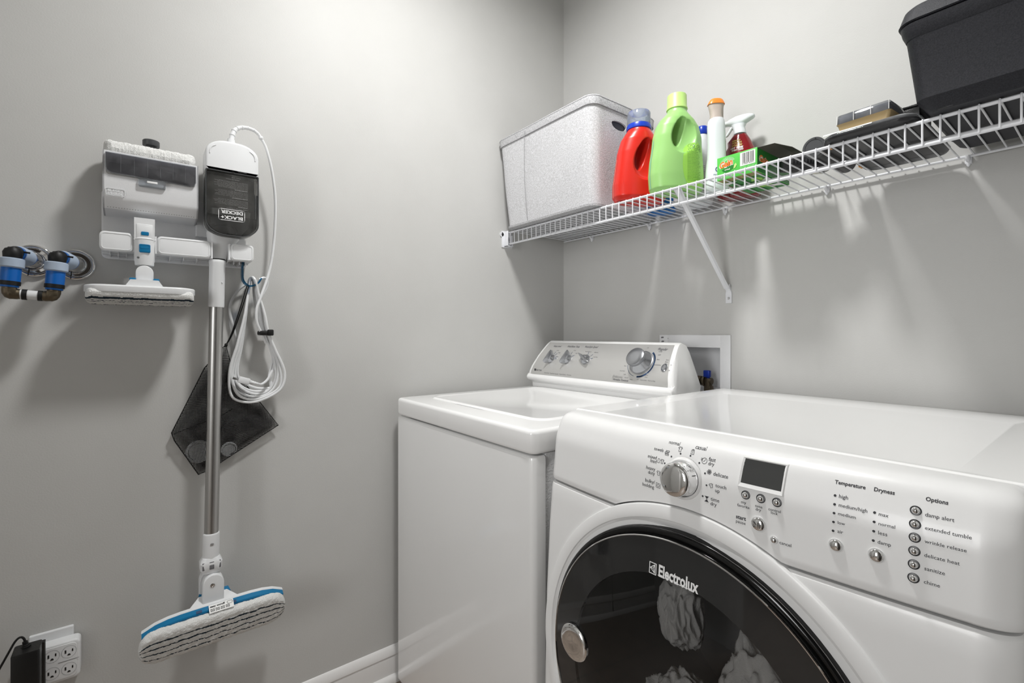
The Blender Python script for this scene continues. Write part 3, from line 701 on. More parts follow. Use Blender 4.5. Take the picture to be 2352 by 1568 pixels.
cloth_lump('towel', 'crumpled pale towel low in the middle of the dryer drum', (1.012, -.670, .432), .078, .055, .080, 5.1)
cloth_lump('towel', 'grey crumpled cloth at the far left inside the dryer drum', (.935, -.56, .56), .045, .05, .07, 9.4)

# ------------------------------------------------------------ mop dock on the left wall
def yz(pts, x0, x1): return (lambda a, b: (x0, a, b)), (lambda a, b: (x1, a, b))
def rpoly(y0, y1, z0, z1, r, k=5): return [(a, b) for a, b, _ in rrect((y0 + y1) / 2, (z0 + z1) / 2, y1 - y0, z1 - z0, r, 0, k)]
def slab(mb, poly, x0, x1, e=.0):
    """outline in (y,z) extruded along x with softened front edge"""
    if e <= 0: mb.prism(poly, *yz(0, x0, x1)); return mb
    c = Vector((sum(p[0] for p in poly) / len(poly), sum(p[1] for p in poly) / len(poly)))
    def sh(d):
        o = []; n = len(poly)
        for i in range(n):
            a, p, b = Vector(poly[i - 1]), Vector(poly[i]), Vector(poly[(i + 1) % n])
            t = (b - a).normalized(); nn = Vector((-t.y, t.x))
            if nn.dot(c - p) < 0: nn = -nn
            o.append(p + nn * d)
        return o
    L = [[(x0, *p) for p in poly]]
    for i in range(5):
        a = R(90 * i / 4); L.append([(x1 - e + e * math.sin(a), *p) for p in sh(e * (1 - math.cos(a)))])
    mb.loft(L); return mb
dock = thing('mop_dock', 'white plastic wall mount with accessory box and three-finger holder tray', 'wall mount', (.006, -1.38, 1.40))
m = MB(); slab(m, rpoly(-1.532, -1.226, 1.327, 1.410, .012), .0005, .012, .004); slab(m, rpoly(-1.532, -1.334, 1.36, 1.492, .010), .0005, .013, .004)
slab(m, [(-1.345, 1.40), (-1.300, 1.40), (-1.312, 1.470), (-1.318, 1.492), (-1.345, 1.492)], .0005, .024, .004)
m.box(.012, .018, -1.525, -1.345, 1.375, 1.380)
part('backplate', m, 'plastic_white_rough', dock)
m = MB(); m.lathe([(.0048, 0), (.0048, .002), (.003, .003), (.0005, .0022)], (.0125, -1.519, 1.441), (1, 0, 0), n=20); part('screw', m, 'steel_brushed', dock)
# holder tray: floor with ribs and three front lips
m = MB()
for y0, y1 in ((-1.530, -1.470), (-1.430, -1.317), (-1.277, -1.224)):
    m.box(.010, .084, y0, y1, 1.3385, 1.342, .001)
    for k in range(1, 4): yy = y0 + (y1 - y0) * k / 4; m.box(.012, .060, yy - .0008, yy + .0008, 1.330, 1.339)
m.box(.010, .030, -1.530, -1.224, 1.336, 1.344, .001)
part('tray', m, 'plastic_white', dock)
m = MB()
for y0, y1 in ((-1.533, -1.472), (-1.428, -1.318), (-1.275, -1.221)):
    slab(m, rpoly(y0, y1, 1.337, 1.381, .010), .080, .087, .003)
    q = rpoly(y0 + .004, y1 - .004, 1.341, 1.377, .007)
    m.tube([(.0868, a, b) for a, b in q], .0012, n=6, closed=True)
for yy, s_ in ((-1.472, 1), (-1.428, -1), (-1.318, 1), (-1.275, -1)):
    m.prism([(.020, 1.334), (.087, 1.338), (.087, 1.379), (.050, 1.376), (.020, 1.352)], lambda a, b: (a, yy, b), lambda a, b: (a, yy + .004 * s_, b))
part('front_lip', m, 'plastic_white', dock)
# accessory box
BY0, BY1 = -1.527, -1.345
m = MB()
m.prism([(.012, 1.428), (.070, 1.436), (.086, 1.452), (.090, 1.462), (.092, 1.563), (.089, 1.563), (.087, 1.464), (.080, 1.452), (.066, 1.440), (.015, 1.432), (.015, 1.563), (.012, 1.563)], lambda a, b: (a, BY0, b), lambda a, b: (a, BY1, b))
for yy, s_ in ((BY0, 1), (BY1, -1)): m.prism([(.012, 1.428), (.070, 1.436), (.086, 1.452), (.090, 1.462), (.092, 1.563), (.012, 1.560)], lambda a, b: (a, yy, b), lambda a, b: (a, yy + .003 * s_, b))
ab = part('accessory_box', m, 'plastic_white_rough', dock)
m = MB()
for k in range(34): yy = BY0 + .008 + k * .005; m.box(.0685, .0735, yy, yy + .0012, 1.4385, 1.4405, 0, M=None)
part('grip_rib', m, 'plastic_grey_dark', ab)
m = MB()
wq = [(-1.5215, 1.558), (-1.5215, 1.524), (-1.519, 1.517), (-1.512, 1.5125), (-1.362, 1.5085), (-1.354, 1.512), (-1.351, 1.519), (-1.351, 1.558)]
slab(m, wq[::-1], .0922, .0965, .002); part('smoked_window', m, 'smoke_window', ab)
m = MB(); m.tube([(.0962, a, b) for a, b in wq], .0012, n=6, closed=True)
for k in range(6): yy = -1.495 + k * .0245; m.tube([(.0966, yy, 1.556), (.0966, yy, 1.516)], .0005, n=5)
part('window_rib', m, 'clear_plastic', ab)
m = MB(); slab(m, rpoly(-1.521, -1.3515, 1.509, 1.558, .006), .0855, .0915, 0); part('window_backing', m, 'tank_grey', ab)
m = MB(); slab(m, rpoly(-1.463, -1.411, 1.491, 1.510, .004), .092, .098, .002); part('window_latch', m, 'clear_plastic', ab)
m = MB(); m.box(.0975, .0990, -1.447, -1.427, 1.5005, 1.5055, .001); part('latch_highlight', m, 'ink_white', ab)
m = MB(); mp = wallmap(.0928)
m.tube([(.0915, a, b) for a, b in rpoly(-1.5215, -1.4875, 1.463, 1.478, .003)], .0007, n=5, closed=True)
mp = wallmap(.0922); m.text('BLACK+', -1.5175, 1.4715, .0265, mp, 2, height=.0045); m.text('DECKER', -1.5175, 1.4650, .0265, mp, 2, height=.0045)
part('embossed_logo', m, 'plastic_white', ab)

def fuzz_slab(mb, L, Wd, H, seed, stripes=(), amp=.0016, rx=None, mi_fn=None, round_=.5):
    """terry pad: rounded slab in local axes (x length, y width, z up), stripes given as y-ranges on the underside"""
    nx, ny = 150, 64
    def sup(t, r):   # half width taper near the ends
        return max(0.0, 1 - max(0, (abs(t) - (1 - r)) / r) ** 2.6) ** .5
    top, bot = [], []
    for side in (1, -1):
        rows = []
        for i in range(nx + 1):
            t = -1 + 2 * i / nx; w = Wd / 2 * max(.05, sup(t, rx or .22)); row = []
            for j in range(ny + 1):
                s_ = -1 + 2 * j / ny; z = side * H / 2 * max(0.0, (1 - abs(s_) ** 5)) ** .5 * max(0.0, (1 - abs(t) ** 40)) ** .5
                p = Vector((t * L / 2, s_ * w, z))
                n_ = noise.noise(p * 330 + Vector((seed, 0, 0))) * amp + noise.noise(p * 90 + Vector((0, seed, 0))) * amp * .9
                d = Vector((0, s_ ** 3, side * (1 - abs(s_) ** 3))).normalized() if abs(s_) > 0 or True else Vector((0, 0, side))
                row.append(p + d * n_)
            rows.append(row)
        vs = [[mb.bm.verts.new(p) for p in r] for r in rows]
        for i in range(nx):
            for j in range(ny):
                s_ = -1 + 2 * (j + .5) / ny + .05 * noise.noise(Vector((i * .11, round(j / ny * 5) * 3.1 * 0 + .5, seed)))
                f = mb._f([vs[i][j], vs[i + 1][j], vs[i + 1][j + 1], vs[i][j + 1]])
                if f: f.material_index = 1 if (side < 0 and any(a <= s_ <= b for a, b in stripes)) else 0
    return mb
# spare pad and cap standing in the box
sp = thing('mop_pad', 'folded white terry mop pad stuffed in the top of the wall accessory box', 'mop pad', (.050, -1.437, 1.560))
m = MB(); fuzz_slab(m, .180, .066, .040, 3.3, amp=.0017)
bmesh.ops.transform(m.bm, matrix=Matrix.Translation((.050, -1.4375, 1.574)) @ Matrix.Rotation(R(90), 4, 'Z'), verts=m.bm.verts[:]); part('terry_cloth', m, 'terry', sp, sharp=180)
fc = thing('nozzle_cap', 'small dark grey round cap standing behind the white pad on the wall box', 'cap', (.038, -1.438, 1.575))
m = MB(); m.lathe([(.0105, 0), (.0105, .020), (.009, .021), (.009, .024), (.0118, .0245), (.0118, .028), (.010, .0285), (.010, .0315)], (.038, -1.438, 1.575)); part('stem', m, 'plastic_grey_dark', fc)
m = MB(); m.lathe([(.0165, .031), (.0172, .0325), (.0172, .0430), (.0160, .0445), (.002, .0450)], (.038, -1.438, 1.575)); part('cap_top', m, 'plastic_grey_dark', fc)

# ------------------------------------------------------------ small mop head parked in the tray
mh = thing('flat_mop', 'small white mop head with striped pad parked in the middle gap of the wall tray', 'mop', (.08, -1.452, 1.23))
cy0 = -1.4515
m = MB(); m.loft([[(.080 + d * .014 * 1.0, cy0 + s_ * w, z) for d, s_ in ((1, -1), (1, 1), (-1, 1), (-1, -1))] for z, w in ((1.366, .019), (1.418, .0195))])
m.box(.088, .096, cy0 - .0155, cy0 + .0155, 1.368, 1.404, .002); m.box(.0945, .0965, cy0 - .0130, cy0 + .0130, 1.370, 1.400, .001)
m.lathe([(.0205, 1.366), (.0225, 1.369), (.0205, 1.372)], (.080, cy0, 0), (0, 0, 1), sx=1.0)
m.lathe([(.0175, 1.308), (.0185, 1.311), (.0185, 1.316), (.0195, 1.319), (.0195, 1.350), (.0205, 1.366), (.014, 1.368)], (.082, cy0, 0), (0, 0, 1), n=40)
part('tube_adapter', m, 'plastic_white', mh)
m = MB(); slab(m, rpoly(-1.4580, -1.4435, 1.3775, 1.3860, .002), .0955, .0985, .001); part('release_button', m, 'plastic_blue', mh, label='small blue button')
m = MB(); slab(m, rpoly(-1.4620, -1.4405, 1.3365, 1.3560, .003), .0965, .1045, .002); m.tube([(.1045, a, b) for a, b in rpoly(-1.4600, -1.4425, 1.3460, 1.3545, .003)], .0006, n=5, closed=True); part('release_button', m, 'plastic_blue', mh, label='large blue button')
m = MB(); m.lathe([(.0022, 0), (.0022, .001)], (.0985, -1.4635, 1.3245), (1, -.5, 0)); part('screw_hole', m, 'plastic_grey_dark', mh)
m = MB(); arch = [(cy0 - .0165, 1.250), (cy0 + .0165, 1.250), (cy0 + .0168, 1.290)] + [(cy0 + .0168 * math.cos(R(a)), 1.290 + .0168 * math.sin(R(a))) for a in range(15, 180, 15)] + [(cy0 - .0168, 1.290)]
slab(m, arch, .066, .1000, .002); part('swivel_joint', m, 'plastic_white', mh)
m = MB(); m.cyl((.1005, cy0 + .001, 1.256), (.0985, cy0 + .001, 1.270), .0048); part('hinge_pin', m, 'steel_brushed', mh)
m = MB()
def stad(cx, cy, Lx, Wx, z, k=10): return rrect(cx, cy, Wx, Lx, min(Wx, Lx) / 2 - .004, z, k)
m.loft([stad(.080, cy0 - .004, .206, .092, 1.241), stad(.080, cy0 - .004, .2075, .0935, 1.2425), stad(.080, cy0 - .004, .2075, .0935, 1.254), stad(.080, cy0 - .004, .204, .090, 1.2565), stad(.080, cy0 - .004, .19, .076, 1.258)])
m.loft([[(.08 + sx * .033, cy0 + sy, z) for sx, sy in ((1, -hw_), (1, hw_), (-1, hw_), (-1, -hw_))] for z, hw_ in ((1.256, .036), (1.272, .026))])
part('head_shell', m, 'plastic_white', mh)
for s_ in (-1, 1): m = MB(); m.box(.052, .108, cy0 + s_ * .022 - .006, cy0 + s_ * .022 + .006, 1.266, 1.2765, .002); part('hinge_wing', m, 'plastic_blue', mh, label='blue hinge wing')
m = MB(); fuzz_slab(m, .204, .092, .026, 1.7, stripes=[(-.86, -.66), (-.40, -.34), (-.08, -.01), (.60, .72)], amp=.0010, rx=.18)
bmesh.ops.transform(m.bm, matrix=Matrix.Translation((.079, cy0 - .004, 1.2325)) @ Matrix.Rotation(R(-9), 4, 'Y') @ Matrix.Rotation(R(90), 4, 'Z'), verts=m.bm.verts[:])
part('terry_pad', m, ['terry', 'terry_navy'], mh, sharp=180, label='white terry pad with navy stripes')

# ------------------------------------------------------------ steam mop hanging upright
sm = thing('steam_mop', 'white steam mop with smoky water tank and long metal tube on wall dock', 'steam mop', (.06, -1.30, .36))
hc = -1.272
def hprof(w, z0, z1, rt, rb, n=8):
    o = []
    for i in range(n + 1): a = R(180 + 90 * i / n); o.append((hc - w + rb + rb * math.cos(a), z0 + rb * .75 + rb * .75 * math.sin(a)))
    for i in range(n + 1): a = R(270 + 90 * i / n); o.append((hc + w - rb + rb * math.cos(a), z0 + rb * .75 + rb * .75 * math.sin(a)))
    for i in range(n + 1): a = R(90 * i / n); o.append((hc + w - rt + rt * math.cos(a), z1 - rt * .7 + rt * .7 * math.sin(a)))
    for i in range(n + 1): a = R(90 + 90 * i / n); o.append((hc - w + rt + rt * math.cos(a), z1 - rt * .7 + rt * .7 * math.sin(a)))
    return o
m = MB(); slab(m, [p for p in hprof(.0592, 1.5585, 1.637, .048, .001)], .045, .106, .006)
slab(m, hprof(.0575, 1.40, 1.62, .045, .05), .030, .060, .004)
for s_ in (-1, 1): m.tube([(.1058, hc + s_ * .0505, 1.598), (.1062, hc + s_ * .0500, 1.607), (.1062, hc + s_ * .046, 1.615), (.1058, hc + s_ * .038, 1.6205)], .0016, n=8, sub=4)
m.lathe([(.013, 1.630), (.0125, 1.640), (.0118, 1.642), (.0118, 1.644)], (.075, hc, 0)); m.lathe([(.009, 1.643), (.0088, 1.652)], (.075, hc, 0))
part('handle_housing', m, 'plastic_white', sm)
m = MB(); slab(m, hprof(.0588, 1.420, 1.53, .02, .05), .0605, .0635, 0); part('blue_seam', m, 'plastic_blue', sm)
m = MB(); slab(m, hprof(.0594, 1.3965, 1.5583, .0015, .046), .064, .105, .006); tk = part('water_tank', m, 'smoke_tank', sm)
m = MB(); slab(m, hprof(.0555, 1.401, 1.5555, .0015, .044), .0645, .0655, 0); part('tank_back', m, 'tank_grey', tk)
m = MB(); slab(m, hprof(.0560, 1.4005, 1.448, .0015, .044), .066, .1035, .003); part('tank_water', m, 'smoke_window', tk)
m = MB(); m.tube([(.1062, hc - .045, 1.418), (.1062, hc - .030, 1.422), (.1062, hc - .010, 1.424), (.1062, hc + .006, 1.418), (.1062, hc + .010, 1.408), (.1062, hc + .003, 1.402), (.1062, hc - .012, 1.403)], .0018, n=8, sub=6); m.cyl((.1055, hc - .05, 1.4165), (.1055, hc - .038, 1.421), .0048)
bmesh.ops.translate(m.bm, vec=(-.012, 0, 0), verts=m.bm.verts[:]); part('siphon_hose', m, 'clear_plastic', tk)
m = MB(); m.box(.1045, .1062, hc - .0025, hc + .0025, 1.556, 1.5605); part('tank_latch', m, 'rubber_black', tk)
m = MB(); m.tube([(.1048, a, b) for a, b in hprof(.0585, 1.3975, 1.5573, .0015, .0455)], .0012, n=6, closed=True); part('tank_rim', m, 'plastic_grey_dark', tk)
# printing on the tank, upside down as hung
fl = wallmap(.1055)
def up(a, b): return fl(2 * hc - a, b)
m = MB(); cyl_ = -1.2745
m.stroke(rpoly(-1.3035, -1.2455, 1.4355, 1.4635, .004), .0013, fl, True)
m.text('BLACK+', -1.2495, 1.4465, .0490, fl, 2, rot=math.pi, height=.0085); m.text('DECKER', -1.2495, 1.4600, .0490, fl, 2, rot=math.pi, height=.0085)
part('logo', m, 'ink_white', tk)
m = MB(); rr_ = random.Random(4)
def block(z, head, wd, nl):
    m.text(head, -1.2385, z, wd, fl, 1, rot=math.pi, height=.0028)
    for k in range(nl):
        zz = z + .0036 * (k + 1) * .85; w = .076 - rr_.random() * .012
        m.text(rr_.choice(['Read all warnings before use of this unit', 'Lire toutes les directives avant usage', 'Lea el manual antes de usar el producto', 'Unplug the appliance before filling tank']), -1.2385, zz, w, fl, 0, rot=math.pi, height=.0021)
m.text('120V 60Hz 1300W', -1.2385, 1.4680, .048, fl, 0, rot=math.pi, height=.002)
block(1.4735, 'WARNING', .022, 5); block(1.4955, 'AVERTISSEMENT', .036, 5); block(1.5165, 'ADVERTENCIA', .030, 6)
m.text('Made in China', -1.258, 1.5415, .030, fl, 0, rot=math.pi, height=.002); m.text('Steam mop', -1.255, 1.546, .020, fl, 0, rot=math.pi, height=.002)
part('lettering', m, 'steel_brushed', tk, label='small pale warning text printed upside down')
m = MB(); m.text('2020 40 NA', -1.2410, 1.5640, .020, wallmap(.1065), 0, rot=math.pi, height=.0024); part('date_code', m, 'ink_grey', sm)
# neck and tube
m = MB(); L = []
for z, w, yo in ((1.47, .050, hc), (1.43, .047, hc - .001), (1.405, .040, -1.285), (1.38, .0305, -1.292), (1.358, .0225, -1.297), (1.342, .0195, -1.2995), (1.339, .0185, -1.300)):
    L.append([(.058 + .022 * math.cos(2 * math.pi * i / 40) * (w / .05) ** .35, yo + w * math.sin(2 * math.pi * i / 40), z) for i in range(40)])
m.loft(L); part('neck', m, 'plastic_white', sm)
m = MB(); m.cyl((.06, -1.3005, 1.3405), (.06, -1.3005, 1.3375), .0178); part('neck_seal', m, 'rubber_black', sm)
def pl(z): return (.06 + .004 * (1.33 - z), -1.3010 - .0135 * (1.34 - z) / .7, z)
m = MB(); m.lathe([(.0180, 0), (.0190, .002), (.0190, .008), (.0178, .012), (.0180, .118), (.0174, .1215)], pl(1.3375), Vector(pl(1.2)) - Vector(pl(1.3375)), n=40)
m.lathe([(.0018, 0), (.0018, .0015)], (pl(1.28)[0] + .0155, pl(1.28)[1] + .010, 1.28), (.8, .6, 0)); part('upper_collar', m, 'plastic_white', sm)
m = MB(); m.cyl(pl(1.22), pl(.62), .0160, n=48); part('tube', m, 'pole_metal', sm, label='brushed metal tube')
m = MB(); ax = Vector(pl(.6)) - Vector(pl(.7)); m.lathe([(.0170, 0), (.0182, .0015), (.0185, .004), (.0188, .062), (.0186, .066)], pl(.638), ax, n=40); lc = part('lower_collar', m, 'plastic_white', sm)
m = MB(); p_ = Vector(pl(.612)); m.lathe([(.0042, 0), (.0042, .0006), (.0035, .0008), (.0035, .0002)], (p_.x + .0182, p_.y, p_.z), (1, 0, 0), n=24); m.lathe([(.0022, 0), (.0020, .0012), (.0004, .0016)], (p_.x + .0182, p_.y, p_.z), (1, 0, 0), n=20); part('screw', m, 'steel_brushed', lc)
m = MB(); pc = Vector(pl(.572)); yk = pc.y
L = []
for z, w, d in ((.578, .0190, .018), (.571, .0225, .021), (.566, .0248, .023), (.549, .0240, .022), (.546, .0215, .020), (.540, .0205, .019)): L.append(rrect(pc.x, yk, 2 * d, 2 * w, .012, z, 6))
m.loft(L); ck = part('vented_collar', m, 'plastic_white', sm)
m = MB()
for k in (-1, 0, 1):
    yy = yk + k * .0150; m.box(pc.x + .0195, pc.x + .0232 - abs(k) * .0015, yy - .0052, yy + .0052, .5515, .5632, .001); m.box(pc.x + .0185, pc.x + .0222 - abs(k) * .0015, yy - .0050, yy + .0050, .5670, .5700, .0006)
part('vent_slot', m, 'ink_grey', ck)
# swivel joint
hy = -1.3125
m = MB(); arch = [(hy - .0235, .452), (hy + .0225, .452), (hy + .0230, .515)] + [(hy + .0230 * math.cos(R(a)), .515 + .0245 * math.sin(R(a))) for a in range(15, 180, 15)] + [(hy - .0235, .515)]
slab(m, arch, .066, .0920, .0025); slab(m, [(a - .004, b) for a, b in arch], .036, .0600, .002); m.cyl((.040, hy, .520), (.088, hy, .520), .018); sj = part('swivel_joint', m, 'plastic_white', sm)
m = MB(); m.lathe([(.0052, 0), (.0048, .0014), (.0030, .0016), (.0025, .0004)], (.0920, hy - .0025, .5135), (1, 0, 0), n=28); part('pivot_screw', m, 'chrome_soft', sj)
m = MB(); m.box(.0895, .0928, hy - .006, hy + .006, .458, .472, .0005); part('hinge_pin', m, 'steel_brushed', sj)
# head: sole faces out into the room
N_ = Vector((-.90, 0, .436)); N_.normalize(); A_ = Vector((0, .9995, .0)); A_ = Vector((0, 1, .015)).normalized(); T_ = A_.cross(N_).normalized(); T_ = -T_ if T_.z < 0 else T_
HO = Vector((.093, -1.304, .418))
HM = Matrix(((A_.x, T_.x, N_.x, HO.x), (A_.y, T_.y, N_.y, HO.y), (A_.z, T_.z, N_.z, HO.z), (0, 0, 0, 1)))
def hl(pts, n): return [HM @ Vector((a, t, n)) for a, t in pts]
def hout(L, Wt, k=12, flat=.45):
    o = []
    for i in range(k + 1):
        t = -1 + 2 * i / k; o.append((t * L / 2, Wt / 2 * (1 - .55 * abs(t) ** 3.2) ** 1 if False else Wt / 2 * (1 - abs(t) ** 5 * .55)))
    o2 = [(a, -b) for a, b in reversed(o)]
    return [(a, -b) for a, b in o] + [(a, b) for a, b in reversed(o)]
m = MB(); m.loft([hl(hout(.300, .092), .002), hl(hout(.306, .097), .004), hl(hout(.306, .097), .0165)]); hb = part('head_base', m, 'plastic_blue', sm, label='blue plastic head base')
m = MB(); m.loft([hl(hout(.306, .097), .0165), hl(hout(.308, .099), .018), hl(hout(.306, .097), .025), hl(hout(.29, .085), .0285)])
def hb_box(a0, a1, t0, t1, n0, n1, tap=0): return [hl([(a0, t0), (a1, t0), (a1, t1), (a0, t1)], n0), hl([(a0 + tap, t0 + tap * .3), (a1 - tap, t0 + tap * .3), (a1 - tap, t1), (a0 + tap, t1)], n1)]
m.loft(hb_box(-.062, .048, -.03, .0485, .020, .050, .024)); part('head_shell', m, 'plastic_white', hb)
for a0, a1 in ((-.040, -.024), (.014, .032)): m = MB(); m.loft(hb_box(a0, a1, -.02, .046, .046, .062, .004)); part('hinge_wing', m, 'plastic_blue', hb)
for a in (-.0405, .0335): m = MB(); m.loft(hb_box(a - .006, a + .006, .0480, .0495, .003, .010)); part('latch_slot', m, 'ink_blue', hb)
m = MB(); fuzz_slab(m, .316, .104, .028, 8.2, stripes=[(.52, .60), (.16, .24), (-.20, -.14), (-.56, -.50)], amp=.0016, rx=.30)
bmesh.ops.transform(m.bm, matrix=HM @ Matrix.Translation((-.002, -.002, -.010)), verts=m.bm.verts[:])
pd = part('terry_pad', m, ['terry', 'terry_navy'], sm, sharp=180, label='white terry pad with thin navy stripes')
m = MB(); m.loft([[HM @ Vector((a, t, n)) for a, t, n in ((-.0205, .0535, -.012), (.0325, .0535, -.012), (.0325, .0540, .0115), (-.0205, .0540, .0115))], [HM @ Vector((a, t, n)) for a, t, n in ((-.0205, .0542, -.012), (.0325, .0542, -.012), (.0325, .0547, .0115), (-.0205, .0547, .0115))]])
ctg = part('care_tag', m, 'logo_white', pd)
tm = lambda a, b: HM @ Vector((a, .0552, b))
m = MB(); m.text('easy on/off', -.018, .0035, .032, tm, 2)
for i in range(4): m.stroke([(-.017 + i * .0108 + x, -.0080 + z) for x, z in ((0, 0), (.0075, 0), (.0075, .0065), (0, .0065))], .0007, tm, True); m.stroke([(-.017 + i * .0108, -.0080), (-.0095 + i * .0108, -.0015)], .0006, tm); m.stroke([(-.017 + i * .0108, -.0015), (-.0095 + i * .0108, -.0080)], .0006, tm)
m.stroke(rpoly(.0190, .0305, .001, .0085, .003), .0007, tm, True); part('lettering', m, 'ink', ctg)
# cord: strain relief, run down the wall, coil on the hook
m = MB(); sr = smooth_path([Vector(p) for p in [(.075, -1.2715, 1.650), (.073, -1.268, 1.668), (.070, -1.262, 1.682), (.067, -1.250, 1.692), (.064, -1.234, 1.6965), (.061, -1.217, 1.6955), (.060, -1.206, 1.689), (.059, -1.199, 1.680)]], 6)
m.tube(sr, [.0062 - .0024 * i / (len(sr) - 1) for i in range(len(sr))], n=14)
for k in range(1, 8):
    i = int(k * (len(sr) - 1) / 8.2); d = (sr[i + 1] - sr[i]).normalized(); m.lathe([(.0075 - .0005 * k, -.0016), (.0082 - .0005 * k, 0), (.0075 - .0005 * k, .0016)], sr[i], d, n=16)
m.lathe([(.0048, -.004), (.0062, 0), (.0048, .004)], sr[-1], (sr[-1] - sr[-3]).normalized(), n=20); part('strain_relief', m, 'plastic_white', sm)
m = MB(); m.tube([(.059, -1.199, 1.680), (.056, -1.184, 1.652), (.05, -1.168, 1.588), (.042, -1.159, 1.505), (.038, -1.163, 1.396), (.042, -1.176, 1.316), (.050, -1.197, 1.249), (.052, -1.208, 1.214), (.050, -1.207, 1.178), (.046, -1.195, 1.149), (.04, -1.182, 1.12)], .0036, n=12, sub=8)
crd = part('power_cord', m, 'plastic_white', sm)
base_loop = [(-1.2215, 1.288), (-1.232, 1.202), (-1.246, 1.119), (-1.262, 1.050), (-1.252, 1.002), (-1.221, 0.980), (-1.183, 0.981), (-1.158, 1.008), (-1.152, 1.056), (-1.165, 1.106), (-1.181, 1.149), (-1.194, 1.203), (-1.205, 1.255), (-1.2125, 1.290)]
rg = random.Random(11)
m = MB()
for k in range(6):
    s_ = (k - 2.5) / 2.5; pts = []
    for i, (y, z) in enumerate(base_loop):
        w = math.sin(math.pi * i / 13) ; sd = 1 if i < 6 else -1
        fan = .017 * s_ * w + rg.uniform(-.005, .005) * w
        if i in (9, 10): fan = .004 * s_
        top = 1 if i in (0, 13) else 0
        pts.append((.034 + .0052 * (k - 2.5) * (.9 if i not in (5, 6) else .5) + .006 * top * (1 if i else -1) + rg.uniform(-.001, .001), y + fan * (1 if i > 6 else -1) * .9, z + (.017 * s_ * -1 if 3 < i < 9 else 0) + .004 * top))
    m.tube(pts, .0034, n=10, closed=True, sub=7)
m.tube([(.020, -1.222, 1.288), (.016, -1.245, 1.268), (.012, -1.263, 1.235), (.012, -1.266, 1.205), (.014, -1.258, 1.165), (.018, -1.250, 1.11), (.022, -1.262, 1.045), (.026, -1.246, .998), (.03, -1.215, .972), (.034, -1.190, .968)], .0034, n=10, sub=6)
m.tube([(.044, -1.200, 1.296), (.040, -1.188, 1.302), (.034, -1.178, 1.296), (.030, -1.180, 1.275), (.030, -1.192, 1.25)], .0034, n=10, sub=6)
part('cord_coil', m, 'plastic_white', crd)
m = MB(); m.box(-.010, .010, -.015, .013, -.0085, .0085, .003, M=Matrix.Translation((.058, -1.239, 1.022)) @ Matrix.Rotation(R(-18), 4, 'X'))
d = Vector((0, math.cos(R(-18)), math.sin(R(-18)))); c_ = Vector((.058, -1.239, 1.022))
m.lathe([(.0070, .011), (.0050, .017), (.0054, .018), (.0046, .019), (.0050, .022), (.0042, .023), (.0046, .027), (.0036, .029), (.0036, .034)], c_, d, n=16); m.tube([c_ + d * .033, c_ + d * .045 + Vector((-.006, 0, .001)), (.044, -1.18, 1.020), (.040, -1.166, 1.045)], .0034, n=10, sub=6)
part('plug', m, 'plastic_white', crd)
m = MB()
for s_ in (-.0035, .0035): m.box(-.0008 , .0008, -.028, -.014, -.003, .003, .0003, M=Matrix.Translation((.058 + s_, -1.239, 1.022)) @ Matrix.Rotation(R(-18), 4, 'X'))
part('plug_prong', m, 'steel_brushed', crd)
m = MB(); m.box(.012, .056, -1.2005, -1.1700, 1.1430, 1.1555, .004, M=None); m.box(.030, .060, -1.1815, -1.1665, 1.1420, 1.1590, .003); part('cable_tie', m, 'rubber_black', crd)
# blue hook of the dock
m = MB(); hk = smooth_path([Vector(p) for p in [(.050, -1.2420, 1.345), (.050, -1.2425, 1.30), (.049, -1.237, 1.284), (.047, -1.2265, 1.2765), (.045, -1.215, 1.2785), (.043, -1.203, 1.287), (.041, -1.1955, 1.300)]], 6)
L = []
for i, p in enumerate(hk):
    t = (hk[min(i + 1, len(hk) - 1)] - hk[max(i - 1, 0)]).normalized(); b = Vector((1, 0, 0)); u = t.cross(b).normalized()
    L.append([p + b * .009 - u * .0020, p + b * .009 + u * .0020, p - b * .009 + u * .0020, p - b * .009 - u * .0020])
m.loft(L); part('cord_hook', m, 'blue_clear', dock, label='translucent blue hook')

# ------------------------------------------------------------ black mesh bag
bg = thing('mesh_bag', 'black drawstring mesh bag hanging from the blue hook behind the metal tube', 'mesh bag', (.02, -1.27, .90))
outl = [(-1.276, 1.119), (-1.325, 1.057), (-1.396, 0.895), (-1.390, 0.875), (-1.338, 0.779), (-1.315, 0.787), (-1.146, 0.886), (-1.213, 0.985), (-1.262, 1.055)]
def bagsheet(sign, x0, bulge):
    m = MB(); c = Vector((-1.285, .90)); n = 14; seg = []
    for i in range(len(outl)):
        a, b = Vector(outl[i]), Vector(outl[(i + 1) % len(outl)])
        for k in range(8): seg.append(a.lerp(b, k / 8))
    rings = []
    for j in range(n + 1):
        t = j / n; rings.append([(x0 + sign * bulge * (1 - t * t) + .0025 * noise.noise(Vector((p.x * 28, p.y * 22, sign))) * (1 - t ** 4) , *(c.lerp(p, max(t, .002)))) for p in seg])
    rs = [m.ring(r) for r in rings]; N = len(seg)
    for a, b in zip(rs, rs[1:]):
        for i in range(N): m._f([a[i], a[(i + 1) % N], b[(i + 1) % N], b[i]])
    return m
part('bag_front', bagsheet(1, .016, .018), 'mesh_fabric', bg, sharp=180); part('bag_back', bagsheet(-1, .015, .009), 'mesh_fabric', bg, sharp=180)
m = MB(); m.tube([(.0155, a, b) for a, b in outl], .0014, n=6, closed=True); m.tube([(.0245, -1.392, .893), (.030, -1.345, .912), (.031, -1.30, .925), (.026, -1.262, .945)], .0012, n=6, sub=4); part('seam', m, 'rubber_black', bg)
m = MB()
for o_ in (-.0022, .0022): m.tube([(.046, -1.228 + o_, 1.279), (.038, -1.241 + o_, 1.225), (.026, -1.262 + o_ * .6, 1.150), (.018, -1.276, 1.117)], .0016, n=6, sub=4)
